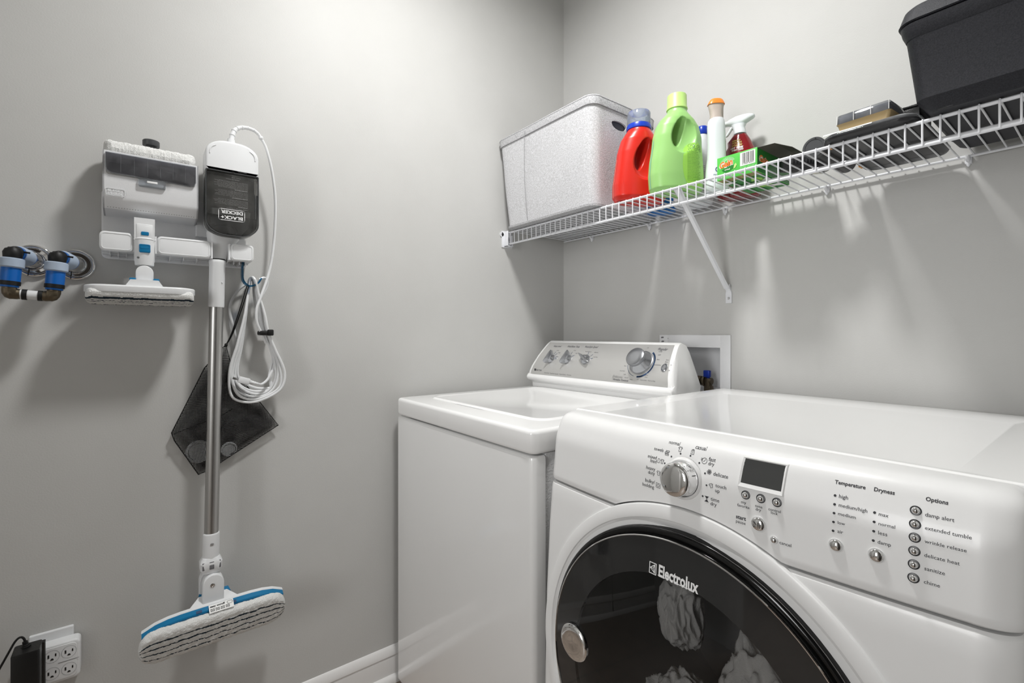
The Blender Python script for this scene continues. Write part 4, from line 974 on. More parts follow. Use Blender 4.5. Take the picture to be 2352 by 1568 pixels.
m.ell((.018, -1.276, 1.117), .003, .004, .005); part('drawstring', m, 'rubber_black', bg)
for (y, z, r, lb) in ((-1.338, .838, .0300, 'round white measuring cap inside the mesh bag, left of the metal tube'), (-1.268, .834, .0200, 'round white measuring cap inside the mesh bag, right of the metal tube')):
    t = thing('measuring_cap', lb, 'cap', (.016, y, z)); m = MB(); m.lathe([(r * .98, 0), (r, .002), (r * .95, .006), (r * .80, .0068), (r * .74, .0045), (r * .70, .0055), (.001, .0055)], (.0085, y, z), (1, 0, 0), n=48); part('cap_shell', m, 'plastic_white', t)

# ------------------------------------------------------------ plumbing stubs on the left wall
pp = thing('water_bypass_loop', 'U-shaped loop of bright blue and white pipe fittings joining two chrome wall plates', 'pipe', (.07, -1.64, 1.23))
cols = ((-1.650, 1.311, -1.6725, 1.246), (-1.580, 1.3085, -1.6045, 1.2405))
XP = .078
def at3(y, z): return Vector((XP, y, z))
for k, (ey, ez, py, pz) in enumerate(cols):
    top = at3(py + .002, 1.3185 - .0025 * k)
    w0 = Vector((.004, ey, ez)); d = (top - w0); dn = d.normalized(); Ld = d.length
    m = MB(); m.lathe([(.017, 0), (.021, .004), (.0185, .018), (.012, .030)], w0, dn, n=32); st = part('stub_sleeve', m, 'chrome_soft', pp)
    m = MB(); m.lathe([(.0165, .018), (.0175, .024), (.0155, .030)], w0, dn, n=32); m.lathe([(.0135, Ld - .022), (.0150, Ld - .018), (.0150, Ld - .010)], w0, dn, n=32); part('pipe_ring', m, 'pex_blue', pp)
    m = MB(); m.lathe([(.0150, .022), (.0180, .025), (.0182, Ld - .022), (.0160, Ld - .018)], w0, dn, n=32); part('pipe_collar', m, 'collar_blue', pp)
    m = MB(); m.tube([top - dn * .020, top - dn * .008, top + Vector((0, 0, -.002)), top + Vector((-.0005, -.0008, -.014))], [.0125, .0145, .0145, .0140], n=20, sub=1)
    m.lathe([(.0130, 0), (.0150, .003), (.0155, .014), (.0120, .021), (.008, .0225), (.0075, .024)], top + Vector((0, 0, -.014)), (0, 0, 1), n=32)
    m.cyl(top - dn * .012 + Vector((.004, .008, .004)), top - dn * .012 + Vector((.006, .022, .002)), .002, n=8); part('pipe_elbow', m, 'rubber_black', pp, label='black elbow')
    ax = Vector((0, -.075, -1)).normalized(); c0 = top + Vector((0, -.0005, -.013))
    m = MB(); m.lathe([(.0165, 0), (.0195, .002), (.0200, .018), (.0170, .0205)], c0, ax, n=32); part('pipe_collar', m, 'collar_blue', pp)
    m = MB(); m.lathe([(.0160, .019), (.0160, .042), (.0155, .0535), (.0135, .0535)], c0, ax, n=32); part('pipe_sleeve', m, 'pex_blue', pp, label='bright blue sleeve')
    m = MB(); m.lathe([(.0150, .048), (.0168, .0485), (.0168, .0565), (.0150, .057)], c0, ax, n=32); part('crimp_band', m, 'rubber_black', pp)
    m = MB(); m.lathe([(.0145, .056), (.0148, .060), (.0135, .061)], c0, ax, n=32); part('pipe_ring', m, 'pex_blue', pp)
    e0 = c0 + ax * .060; e1 = c0 + ax * .074; ys = 1 if k == 0 else -1
    m = MB(); m.tube([e0, e0 + ax * .006, e1 + Vector((0, .002 * ys, .001)), e1 + Vector((0, .010 * ys, -.0005)), e1 + Vector((0, .017 * ys, -.0008))], [.0115, .0118, .0120, .0112, .0105], n=20, sub=3); m.box(e0.x + .004, e0.x + .0115, e0.y + .002 * ys - .009, e0.y + .002 * ys + .009, e1.z - .001, e0.z - .003, .001); part('brass_elbow', m, 'brass_dark', pp)
    if k == 0: EL = e1 + Vector((0, .013, -.0008))
    else: ER = e1 + Vector((0, -.013, -.0008))
m = MB(); m.cyl(EL, ER, .0098, n=28); part('crossover_pipe', m, 'plastic_white', pp, label='short white pipe')
for t0, t1 in ((.14, .37), (.72, .93)):
    m = MB(); m.cyl(EL.lerp(ER, t0 + .02), EL.lerp(ER, t1 - .02), .0112, n=28); part('crimp_band', m, 'rubber_black', pp)
for k, (ey, ez, _, _) in enumerate(cols):
    t = thing('pipe_escutcheon', ('round chrome wall plate behind the left blue pipe', 'round chrome wall plate behind the right blue pipe')[k], 'pipe cover', (.001, ey, ez)); c_ = (.001, ey + .002, ez)
    m = MB(); m.lathe([(.0355, 0), (.0362, .003), (.0345, .0065), (.0310, .0080), (.0280, .0065), (.0265, .0025), (.020, .0020), (.0175, .006), (.0170, .006)], c_, (1, 0, 0), n=64, cap1=False); es = part('plate', m, 'chrome', t, sharp=60)
    m = MB(); m.cyl((.0085, ey - .005, ez - .019), (.0092, ey - .0065, ez - .0345), .0008, n=6); part('split_line', m, 'rubber_black', es)

# ------------------------------------------------------------ outlet, tap and adapter
wp = thing('wall_outlet', 'flat white outlet cover plate, low on the left wall', 'wall outlet', (.001, -1.618, .415))
m = MB(); slab(m, rpoly(-1.656, -1.581, .357, .472, .003), .0005, .0065, .003); part('cover_plate', m, 'plastic_white', wp)
tp = thing('outlet_tap', 'white multi-socket wall tap plugged over the outlet plate', 'power strip', (.02, -1.615, .40))
m = MB(); slab(m, rpoly(-1.668, -1.568, .364, .4515, .010), .0066, .034, .005); slab(m, rpoly(-1.664, -1.574, .370, .446, .008), .034, .0352, .001); part('tap_body', m, 'plastic_white', tp)
fm = wallmap(.0357)
for z in (.4275, .3895):
    for y in (-1.587, -1.615, -1.643):
        m = MB()
        m.stroke([(y + .0125 * math.cos(R(a)), z + .0135 * math.sin(R(a))) for a in range(0, 360, 15)], .0004, fm, True); so = part('socket', m, 'ink_grey', tp)
        m = MB(); m.box(.0350, .0358, y - .0070, y - .0045, z - .002, z + .0050); m.box(.0350, .0358, y + .0050, y + .0072, z - .0005, z + .0050)
        m.prism([(y + .0028 * math.cos(R(a)), z - .0078 + .0036 * math.sin(R(a))) for a in range(0, 181, 20)], *yz(0, .0350, .0358)); part('socket_slot', m, 'rubber_black', so)
m = MB(); m.box(.0354, .0358, -1.605, -1.570, .4085, .4092); part('seam', m, 'ink_grey', tp)
ad = thing('power_adapter', 'bulky black power adapter plugged into the white tap', 'power adapter', (.06, -1.652, .42))
m = MB(); m.loft([rrect(.0600, -1.6515, .046, .0445, .004, z, 3) if z < .474 else rrect(.0600, -1.6515, .044, .0425, .004, z, 3) for z in (.385, .388, .472, .4745)])
m.loft([rrect(.040, -1.645, .014, .040, .003, z, 3) for z in (.372, .470)]); part('adapter_body', m, 'adapter_black', ad)
m = MB(); m.lathe([(.008, 0), (.0085, .002), (.006, .003), (.0062, .005), (.0045, .006), (.0045, .012)], (.052, -1.654, .4740), (0, -.15, 1), n=24)
m.tube([(.052, -1.655, .482), (.052, -1.6575, .493), (.053, -1.663, .498), (.054, -1.6705, .492), (.056, -1.680, .473), (.058, -1.700, .430), (.060, -1.73, .36), (.05, -1.76, .25), (.02, -1.79, .05), (.02, -1.80, .005)], .0022, n=8, sub=6); part('adapter_cord', m, 'rubber_black', ad)

# ------------------------------------------------------------ wire shelf
SZ, SYF, SYB, LIP = 1.5414, -.3159, -.012, .0441
DECK = 1.5462
SX0, SX1 = .016, RX - .004
shelf = thing('wire_shelf', 'long white coated wire shelf with front lip fixed to the back wall', 'shelf', (.9, 0, SZ))
def rail(name, y, z, r): m = MB(); m.cyl((SX0, y, z), (SX1, y, z), r, n=14); return part(name, m, 'wire_white', shelf)
rail('front_rail', SYF, SZ, .0034); rail('front_rail', SYF + .0008, SZ - LIP, .0036); rail('back_rail', SYB, SZ, .0032); rail('middle_rail', -.188, SZ - .0002, .0028)
for i in range(-18, 51):
    x = .4918 + .0254 * i
    if x < SX0 + .01 or x > SX1: continue
    m = MB(); m.tube([(x, -.0085, SZ + .0029), (x, -.19, SZ + .0029), (x, SYF + .004, SZ + .0029), (x, SYF - .0025, SZ + .0025), (x, SYF - .0040, SZ - .0002), (x, SYF - .0042, SZ - .02), (x, SYF - .0034, SZ - LIP - .002)], .0018, n=8)
    part('shelf_wire', m, 'wire_white', shelf)
for x in (.171, .449, .733, 1.016, 1.295, 1.575):
    m = MB(); m.box(x - .006, x + .006, -.010, -.0005, SZ - .016, SZ + .002, .002); m.tube([(x, -.004, SZ - .010), (x, -.010, SZ - .0085), (x, -.017, SZ - .004), (x, -.0185, SZ + .001)], .004, n=10, sub=3); m.lathe([(.0055, 0), (.004, -.010), (.001, -.014)], (x, -.0065, SZ - .008), (0, 0, 1), n=16)
    cl = part('wall_clip', m, 'wire_white', shelf)
    m = MB(); m.lathe([(.0028, 0), (.002, .001), (.0005, .0006)], (x, -.0102, SZ - .0105), (0, -1, 0), n=14); part('screw', m, 'steel_brushed', cl)
m = MB(); m.box(.0005, .004, SYF - .022, SYF + .030, SZ - LIP - .012, SZ + .008, .001); m.box(.0005, .026, SYF - .010, SYF + .018, SZ - LIP - .010, SZ - LIP - .006, .001); m.box(.0005, .026, SYF - .010, SYF - .0065, SZ - LIP - .010, SZ + .006, .001); m.box(.0005, .026, SYF + .012, SYF + .015, SZ - LIP - .010, SZ - .010, .001)
m.cyl((.0005, SYF - .022, SZ - .006), (.004, SYF - .022, SZ - .006), .009, n=20); part('end_bracket', m, 'wire_white', shelf)
m = MB(); m.lathe([(.004, 0), (.003, .0015), (.0006, .001)], (.004, SYF - .024, SZ - .006), (1, 0, 0), n=16); part('screw', m, 'steel_brushed', shelf)
def brace(x):
    m = MB(); P0 = Vector((x + .010, SYF + .002, SZ - .002)); P1 = Vector((x - .010, -.016, 1.289)); w = .0085
    d = (P1 - P0).normalized(); b = Vector((1, 0, 0)); u = d.cross(b).normalized()
    rows = []
    for t, ww, th in ((0, .012, .003), (.06, .011, .003), (.14, .0085, .0045), (.9, .0085, .0045), (1, .010, .003)):
        c = P0.lerp(P1, t); rows.append([c + b * ww - u * th * .3, c + b * ww * .6 + u * th, c - b * ww * .6 + u * th, c - b * ww - u * th * .3])
    m.loft(rows); m.prism([(x - .019, 1.243), (x + .000, 1.243), (x + .000, 1.272), (x - .004, 1.292), (x - .016, 1.292), (x - .0195, 1.272)], lambda a, b_: (a, -.0005, b_), lambda a, b_: (a, -.004, b_))
    m.loft([[(x - .016, -.004, 1.278), (x - .003, -.004, 1.278), (x - .003, -.0005, 1.278), (x - .016, -.0005, 1.278)], [(x - .0185, -.020, 1.298), (x - .0015, -.020, 1.298), (x - .0015, -.010, 1.302), (x - .0185, -.010, 1.302)]])
    br = part('support_brace', m, 'wire_white', shelf)
    m = MB(); m.lathe([(.0042, 0), (.0034, .0018), (.0012, .0012)], (x - .0095, -.004, 1.258), (0, -1, 0), n=18); part('screw', m, 'steel_brushed', br)
brace(.752); brace(1.60)

# ------------------------------------------------------------ felt bin
fb = thing('storage_bin', 'tall grey felt storage bin at the left end of the wire shelf, by the corner', 'storage bin', (.27, -.19, DECK))
def binloop(z, g=0.0):
    t = (z - DECK) / .345; x0 = .046 - .044 * t + g; x1 = .492 + .008 * t - g; y0 = -.348 - .012 * t + g; y1 = -.030 - .006 * t - g; r = .035 * max(.3, 1)
    o = rrect((x0 + x1) / 2, (y0 + y1) / 2, x1 - x0, y1 - y0, r, z, 8); out = []
    for x, y, zz in o:
        b = .006 * math.sin(math.pi * min(1, t)) * math.sin(math.pi * (x - x0) / (x1 - x0)); out.append((x, y - b if y < -.19 else y, zz))
    return out
def densify(loop, step=.012):
    o = []; n = len(loop)
    for i in range(n):
        a, b = Vector(loop[i]), Vector(loop[(i + 1) % n]); k = max(1, int((b - a).length / step)); o += [a.lerp(b, j / k) for j in range(k)]
    return o
# keep equal counts by densifying parametrically
def dloopN(z, g=0.0, dip=0.0):
    base = binloop(z, g); n = len(base); o = []
    for i in range(n):
        a, b = Vector(base[i]), Vector(base[(i + 1) % n]); k = 24 if i % 9 == 8 else 1
        for j in range(k): o.append(a.lerp(b, j / k))
    for p in o:
        nz = noise.noise(Vector((p.x * 9, p.y * 9, p.z * 7))) * .003; c = Vector((.27, -.19, p.z)); d = (p - c); d.z = 0; p += d.normalized() * nz
        if dip: p.z += .004 * noise.noise(Vector((p.x * 8, p.y * 8, 3)))
    return o
TOP = 1.889
m = MB(); zs_ = [DECK + .0055] + [DECK + .012 + (TOP - DECK - .012) * i / 16 for i in range(17)]
out_ = [dloopN(z, 0, z >= TOP - .001) for z in zs_]; inn = [dloopN(z, .006, z >= TOP - .001) for z in reversed(zs_)]
m.loft(out_ + inn)
# handle slot on the right side
c = MB(); c.prism([(-.235 + .036 * math.cos(R(a)), 1.822 + .018 * math.sin(R(a)) * (1.0 if a > 180 else .55)) for a in range(0, 360, 15)], lambda a, b: (.44, a, b), lambda a, b: (.56, a, b))
m = baked(m, [('BOOLEAN', {'operation': 'DIFFERENCE', 'solver': 'EXACT', 'cutter': c})])
part('bin_wall', m, 'felt', fb, sharp=60)
m = MB(); m.loft([dloopN(DECK + .016, .0085), dloopN(TOP - .029, .0085)], True, False); part('slot_shade_sheet', m, 'felt_dark', fb, sharp=60)  # dark sheet added inside so the handle slot looks shaded
m = MB(); m.loft([dloopN(DECK + .0012, .004), dloopN(DECK + .0012, -.0035), dloopN(DECK + .008, -.004), dloopN(DECK + .0095, .001)]); part('bottom_band', m, 'felt_edge', fb, sharp=60)
m = MB(); m.loft([dloopN(TOP - .027, .002), dloopN(TOP - .027, -.0030), dloopN(TOP - .004, -.0035), dloopN(TOP + .002, -.001), dloopN(TOP + .002, .007), dloopN(TOP - .027, .008)], False, False); rb = part('rim_band', m, 'felt_edge', fb, sharp=60)
m = MB(); m.tube([p + Vector((0, 0, -.0005)) for p in dloopN(TOP - .0275, -.0026)], .0009, n=5, closed=True); m.tube(dloopN(TOP - .0030, -.0036), .0006, n=5, closed=True); part('stitching', m, 'stitch', rb)
m = MB(); m.tube([(.176, -.3515 - .0145 * t - .0062 * math.sin(math.pi * t), DECK + .01 + .318 * t) for t in [i / 20 for i in range(21)]], .0009, n=5); part('side_seam', m, 'stitch', fb)
m = MB(); m.tube([(.330, -.040, TOP + .000), (.345, -.040, TOP + .014), (.375, -.040, TOP + .018), (.405, -.040, TOP + .014), (.42, -.040, TOP)], .005, n=8, sub=4); part('inner_handle', m, 'felt_dark', fb)

# ------------------------------------------------------------ bottles
from mathutils.bvhtree import BVHTree
def superloop(cx, cy, hw_, hd, z, n=56, p=2.5):
    o = []
    for i in range(n):
        a = 2 * math.pi * i / n; c_, s_ = math.cos(a), math.sin(a)
        o.append((cx + hw_ * math.copysign(abs(c_) ** (2 / p), c_), cy + hd * math.copysign(abs(s_) ** (2 / p), s_), z))
    return o
def jug_body(rows, cuts, voxel=.0019, smooth=5):
    m = MB(); m.loft([superloop((a + b) / 2, 0, (b - a) / 2, d, z, p=p) for z, a, b, d, p in rows])
    mods = [('BOOLEAN', {'operation': 'DIFFERENCE', 'solver': 'EXACT', 'cutter': c}) for c in cuts]
    mods += [('REMESH', {'mode': 'VOXEL', 'voxel_size': voxel}), ('SMOOTH', {'iterations': smooth, 'factor': .5})]
    return baked(m, mods)
def tunnel(hx, hz, rx, rz, tilt=0.0, flare=1.5, D=.09, skew=.55):
    c = MB(); L = []
    for k in range(-5, 6):
        t = k / 5; f = .82 + (flare - .82) * t * t; row = []
        for i in range(32):
            a = 2 * math.pi * i / 32; px, pz = rx * f * math.cos(a), rz * (.9 + .25 * t * t) * math.sin(a)
            row.append((hx + px * math.cos(tilt) - pz * math.sin(tilt) - skew * t * D, t * D, hz + px * math.sin(tilt) + pz * math.cos(tilt)))
        L.append(row)
    c.loft(L); return c
def ellcut(c0, rx, ry, rz, tilt=0.0):
    c = MB(); c.ell((0, 0, 0), rx, ry, rz, 32, 20); bmesh.ops.transform(c.bm, matrix=Matrix.Translation(c0) @ Matrix.Rotation(tilt, 4, 'Y'), verts=c.bm.verts[:]); return c
def surf(mb, direction, off=.0006):
    """returns mp(a,b): projects (a,b) on the local front (direction '-y') or right ('+x') face"""
    bv = BVHTree.FromBMesh(mb.bm)
    def f(a, b):
        if direction == '-y': o_, d_ = Vector((a, -1, b)), Vector((0, 1, 0))
        elif direction == '-x': o_, d_ = Vector((-1, a, b)), Vector((1, 0, 0))
        else: o_, d_ = Vector((1, a, b)), Vector((-1, 0, 0))
        h = bv.ray_cast(o_, d_)
        return (h[0] - d_ * off) if h[0] is not None else (o_ + d_ * .95)
    return f
def patch_ell(mb, mp, ca, cb, ra, rb, n=40, k=10, pw=2.0):
    rows = []
    for j in range(k + 1):
        t = j / k + .001; rows.append([mp(ca + ra * t * math.copysign(abs(math.cos(2 * math.pi * i / n)) ** (2 / pw), math.cos(2 * math.pi * i / n)), cb + rb * t * math.copysign(abs(math.sin(2 * math.pi * i / n)) ** (2 / pw), math.sin(2 * math.pi * i / n))) for i in range(n)])
    mb.loft(rows, False, False)
def fine(mb, n, mp, x0, x1, z0, z1, m_=6, k=10):
    rows = [[mp(x0 + (x1 - x0) * i / m_, z0 + (z1 - z0) * j / k) for i in range(m_ + 1)] for j in range(k + 1)]; mb.loft(rows, False, False, closed=False)

# green
gb = thing('detergent_bottle', 'large pale green detergent bottle with lime cap standing on the wire shelf', 'detergent bottle', (.712, -.245, DECK), R(62))
rows = [(.000, -.060, .060, .030, 2.6), (.002, -.070, .070, .040, 2.6), (.012, -.076, .077, .046, 2.6), (.05, -.079, .080, .0475, 2.5), (.09, -.076, .078, .047, 2.4), (.125, -.070, .075, .046, 2.4), (.16, -.066, .074, .045, 2.4), (.19, -.058, .066, .042, 2.4), (.21, -.046, .053, .038, 2.3), (.224, -.032, .040, .033, 2.1), (.232, -.024, .033, .029, 2.0), (.240, -.0225, .0315, .027, 2.0), (.246, -.022, .031, .0265, 2.0)]
body = jug_body(rows, [tunnel(-.026, .167, .022, .045, R(-14), 1.35, .075), ellcut((.004, -.051, .158), .042, .025, .055, R(18)), ellcut((.004, .051, .158), .042, .022, .055, R(18))])
f = surf(body, '-y'); fl_ = surf(body, '-x'); lab = MB(); patch_ell(lab, f, .036, .074, .040, .064, pw=2.3)
txt = MB(); f2 = surf(body, '-y', .0011)
rg = random.Random(3)
for k in range(20):
    zz = .108 - k * .0042; w = .036 + rg.random() * .012 - abs(k - 8) * .0004; txt.text(rg.choice(['Directions open cap and fill to line', 'Use warm or cold water for best wash', 'Instrucciones abra y mida con la tapa', 'Keep out of reach of children always']), .010, zz, w, f2, .6, height=.0022)
for cx_, cz_, r_ in ((.026, .128, .007), (.048, .124, .007)): txt.stroke([(cx_ + r_ * math.cos(R(a)), cz_ + r_ * math.sin(R(a))) for a in range(0, 360, 24)], .0007, f2, True); txt.stroke([(cx_ - .003, cz_ - .003), (cx_ + .001, cz_ + .004), (cx_ + .004, cz_ - .003)], .0007, f2)
for cx_ in (.017, .034, .051): txt.stroke([(cx_, .113), (cx_ + .006, .113), (cx_ + .006, .119), (cx_, .119)], .0006, f2, True)
stp = MB(); fine(stp, 0, fl_, -.0022, .0022, .012, .150, 2, 40)
part('bottle_body', body, 'bottle_green', gb, sharp=180, local=True)
lb_ = part('label', lab, 'label_lime', gb, sharp=180, local=True, label='bright lime printed label'); part('lettering', txt, 'ink_green', lb_, local=True); part('level_stripe', stp, 'stripe_teal', gb, sharp=180, local=True)
m = MB(); m.lathe([(.0272, .241), (.0292, .243), (.0285, .248), (.0272, .250), (.0266, .282), (.0255, .2845), (.020, .2855), (.001, .286)], (.0045, 0, 0)); part('cap', m, 'cap_lime', gb, sharp=50, local=True)
# red
rbot = thing('detergent_bottle', 'red detergent bottle with blue collar and clear cap beside the felt bin', 'detergent bottle', (.588, -.250, DECK), R(62))
rows = [(.000, -.062, .062, .030, 2.6), (.002, -.074, .074, .042, 2.6), (.015, -.082, .082, .048, 2.6), (.05, -.082, .082, .048, 2.5), (.10, -.075, .075, .046, 2.4), (.15, -.068, .068, .044, 2.3), (.19, -.056, .056, .042, 2.2), (.208, -.044, .044, .039, 2.1), (.219, -.036, .036, .036, 2.0), (.224, -.035, .035, .035, 2.0)]
body = jug_body(rows, [tunnel(-.024, .138, .023, .052, R(-16), 1.4, .075), ellcut((.014, -.052, .124), .052, .027, .068, R(26)), ellcut((.014, .052, .124), .052, .022, .068, R(26))])
f = surf(body, '-y'); fl_ = surf(body, '-x'); lab = MB(); fine(lab, 0, f, .052, .071, .03, .145, 5, 14); lab2 = MB(); fine(lab2, 0, surf(body, '-y', .0010), .054, .070, .035, .062, 3, 5)
stp = MB(); fine(stp, 0, fl_, -.0012, .0012, .012, .130, 2, 40)
part('bottle_body', body, 'bottle_red', rbot, sharp=180, local=True); lb_ = part('label', lab, 'orange_label', rbot, sharp=180, local=True, label='orange label edge'); part('label_print', lab2, 'logo_white', lb_, sharp=180, local=True); part('level_stripe', stp, 'stripe_pink', rbot, sharp=180, local=True)
m = MB(); m.lathe([(.0340, .222), (.0372, .224), (.0372, .233), (.0345, .240), (.0310, .241)], (0, 0, 0)); m.lathe([(.012, .240), (.010, .252), (.004, .256), (.001, .2565)], (.006, 0, 0)); part('spout_collar', m, 'cap_blue', rbot, local=True)
m = MB(); m.lathe([(.0352, .236), (.0350, .250), (.0342, .276), (.0325, .2785), (.001, .279)], (0, 0, 0), cap0=False); m.lathe([(.0330, .240), (.0322, .274)], (0, 0, 0), cap0=False, cap1=False)
for k in range(4): a = R(-40 + k * 14); m.box(.0325, .0345, -.0007, .0007, .242, .274, 0, M=Matrix.Rotation(a, 4, 'Z'))
part('cap', m, 'cap_clear', rbot, sharp=50, local=True, label='clear dosing cap')
# plain round-shouldered bottles behind
def bottle(name, lb, loc, rz, rows, matn, capm, caprows, cat='bottle', oxc=0.0, capc=None):
    t = thing(name, lb, cat, loc, rz); m = MB(); m.loft([superloop((a + b) / 2, 0, (b - a) / 2, d, z, 48, p) for z, a, b, d, p in rows]); part('bottle_body', m, matn, t, sharp=60, local=True)
    m = MB(); m.lathe(caprows, (capc or 0, 0, 0)); part('cap', m, capm, t, sharp=45, local=True); return t
bottle('cleaner_bottle', 'blue bottle standing behind the red detergent bottle, only its base visible through the wires', (.556, -.088, DECK), R(20), [(0, -.040, .040, .030, 2.4), (.003, -.045, .045, .037, 2.4), (.03, -.046, .046, .038, 2.4), (.12, -.044, .044, .036, 2.4), (.15, -.034, .034, .030, 2.2), (.165, -.016, .016, .016, 2), (.18, -.015, .015, .015, 2)], 'bottle_blue', 'bottle_white', [(.018, .172), (.018, .198), (.016, .200), (.001, .2)])
wj = bottle('bleach_jug', 'white jug with small blue cap behind the green bottle', (.672, -.088, DECK), R(15), [(0, -.048, .048, .038, 2.6), (.003, -.055, .055, .046, 2.6), (.02, -.058, .058, .050, 2.6), (.14, -.056, .056, .048, 2.5), (.18, -.044, .050, .040, 2.2), (.20, -.004, .046, .024, 2.1), (.212, .012, .044, .017, 2), (.222, .014, .042, .015, 2)], 'bottle_white', 'cap_blue', [(.0165, .216), (.0175, .218), (.0165, .238), (.014, .242), (.001, .243)], 'jug', capc=.028)
m = MB(); f3 = lambda a, b: (a, -.0489 + 0, b)
bmw = MB(); bmw.loft([superloop(0, 0, .0572, .0492, z, 48, 2.6) for z in (.02, .13)], False, False); ff = surf(bmw, '-y', .0008); bmw.bm.free()
for k in range(14): m.text('Warning harmful if swallowed keep away', -.020, .108 - .0062 * k, .066, ff, .4, height=.0030)
part('lettering', m, 'ink_grey', wj, local=True)
# white stain spray with orange tip
ox = thing('stain_spray_bottle', 'slim white spray bottle with orange nozzle tip between green bottle and green carton', 'spray bottle', (.792, -.166, DECK), R(48))
rows = [(0, -.024, .024, .020, 2.6), (.003, -.030, .030, .025, 2.6), (.02, -.032, .032, .028, 2.6), (.06, -.029, .029, .026, 2.4), (.10, -.0245, .0255, .022, 2.3), (.13, -.0235, .0245, .021, 2.3), (.16, -.024, .024, .021, 2.3), (.19, -.0245, .023, .020, 2.3), (.205, -.0225, .021, .019, 2.2), (.211, -.018, .018, .017, 2.1)]
m = MB(); m.loft([superloop((a + b) / 2, 0, (b - a) / 2, d, z, 48, p) for z, a, b, d, p in rows]); bm2 = MB(); bm2.loft([superloop((a + b) / 2, 0, (b - a) / 2, d, z, 48, p) for z, a, b, d, p in rows]); f = surf(bm2, '-y', .0006); fr_ = surf(bm2, '+x', .0006)
part('bottle_body', m, 'bottle_white', ox, sharp=60, local=True)
m = MB(); m.text('For Tough', -.016, .044, .026, f, 1, height=.0045); m.text('Odors', -.012, .037, .018, f, 1, height=.0045); m.stroke([(-.004 + .0065 * math.cos(R(a)), .060 + .0065 * math.sin(R(a))) for a in range(30, 330, 20)], .0022, f); part('lettering', m, 'ink_blue', ox, local=True)
m = MB(); fine(m, 0, fr_, -.010, .010, .095, .150, 4, 10); lbx = part('label', m, 'logo_white', ox, sharp=180, local=True)
fr2 = surf(bm2, '+x', .0012); m = MB(); m.stroke([(-.006, .112), (.007, .100)], .003, fr2); m.stroke([(-.002, .120), (.004, .134)], .005, fr2); m.stroke([(-.004, .145), (.005, .138)], .003, fr2); part('label_print', m, 'brass_dark', lbx, local=True); bm2.bm.free()
m = MB(); m.loft([superloop(-.001, 0, w, d, z, 32, 2.4) for z, w, d in ((.208, .0175, .016), (.222, .0160, .014), (.236, .0185, .013), (.248, .0215, .013), (.252, .0215, .013))]); m.box(.004, .018, -.006, .006, .205, .240, .002); part('nozzle_cover', m, 'nozzle_smoke', ox, sharp=60, local=True)
m = MB(); m.loft([superloop(-.001, 0, w, d, z, 32, 2.6) for z, w, d in ((.2515, .0235, .0150), (.2535, .0230, .0145), (.262, .0190, .0130), (.2665, .0150, .0105), (.268, .0120, .008))]); part('nozzle_tip', m, 'cap_orange', ox, sharp=50, local=True)
# red liquid trigger spray
rs = thing('trigger_spray_bottle', 'dark red stain remover bottle with white trigger spray head against the back wall', 'spray bottle', (.806, -.066, DECK), R(14))
rows = [(0, -.050, .050, .030, 2.6), (.003, -.058, .058, .036, 2.6), (.02, -.060, .060, .038, 2.6), (.07, -.056, .058, .037, 2.5), (.095, -.050, .056, .036, 2.4), (.108, -.043, .054, .035, 2.3), (.120, -.043, .052, .033, 2.2), (.133, -.036, .048, .030, 2.2), (.146, -.037, .044, .028, 2.1), (.160, -.030, .038, .024, 2.0), (.175, -.031, .032, .021, 2.0), (.188, -.020, .025, .018, 2.0), (.194, -.016, .022, .016, 2)]
rows = [(z * .955, a_, b_, d_, p_) for z, a_, b_, d_, p_ in rows]
m = MB(); m.loft([superloop((a + b) / 2, 0, (b - a) / 2, d, z, 48, p) for z, a, b, d, p in rows]); bm2 = MB(); bm2.loft([superloop((a + b) / 2, 0, (b - a) / 2, d, z, 48, p) for z, a, b, d, p in rows]); f = surf(bm2, '-y', .0008)
part('bottle_body', m, 'red_liquid', rs, sharp=70, local=True)
for st, a, b, w, h, mt in (('REMOVES', -.013, .1625, .022, .0043, 'gold_ink'), ('TOUGH', -.014, .1545, .027, .0062, 'gold_ink'), ('STAINS', -.014, .1463, .029, .0062, 'gold_ink'), ('1ST TIME', -.016, .1380, .034, .0062, 'ink_white'), ('EVERY TIME!', -.013, .1322, .032, .0043, 'ink_white')): m = MB(); m.text(st, a, b, w, f, 2, height=h, shear=.1); part('lettering', m, mt, rs, local=True)
bm2.bm.free()
SH = Matrix.Translation((.004, 0, .1875)) @ Matrix.Diagonal((.90, 1.0, .76, 1)) @ Matrix.Translation((-.003, 0, -.150))
m = MB(); m.lathe([(.0175, .183), (.0170, .189), (.0160, .191)], (.003, 0, 0)); part('clear_neck', m, 'clear_plastic', rs, local=True)
m = MB(); m.loft([[(x + dx_ * cs, w * sn, z + zz * cs * 0) for cs, sn in [(math.cos(2 * math.pi * i / 28), math.sin(2 * math.pi * i / 28)) for i in range(28)]] for x, dx_, w, z, zz in ((.003, .0185, .0185, .150, 0), (.003, .0185, .0185, .158, 0), (.001, .0175, .0165, .166, 0), (-.001, .0185, .0150, .176, 0), (-.002, .024, .0145, .188, 0))])
L = []
for x, hw_, z0, z1 in ((-.046, .0085, .1965, .2065), (-.0445, .0095, .1930, .2095), (-.034, .0100, .1920, .2110), (-.030, .0105, .1900, .2150), (-.010, .0130, .1840, .2220), (.012, .0140, .1850, .2235), (.030, .0130, .1950, .2215), (.040, .0110, .2000, .2180), (.046, .0070, .2050, .2140)):
    L.append([(x, hw_ * math.copysign(abs(math.sin(2 * math.pi * i / 24)) ** .8, math.sin(2 * math.pi * i / 24)), (z0 + z1) / 2 + (z1 - z0) / 2 * math.copysign(abs(math.cos(2 * math.pi * i / 24)) ** .8, math.cos(2 * math.pi * i / 24))) for i in range(24)])
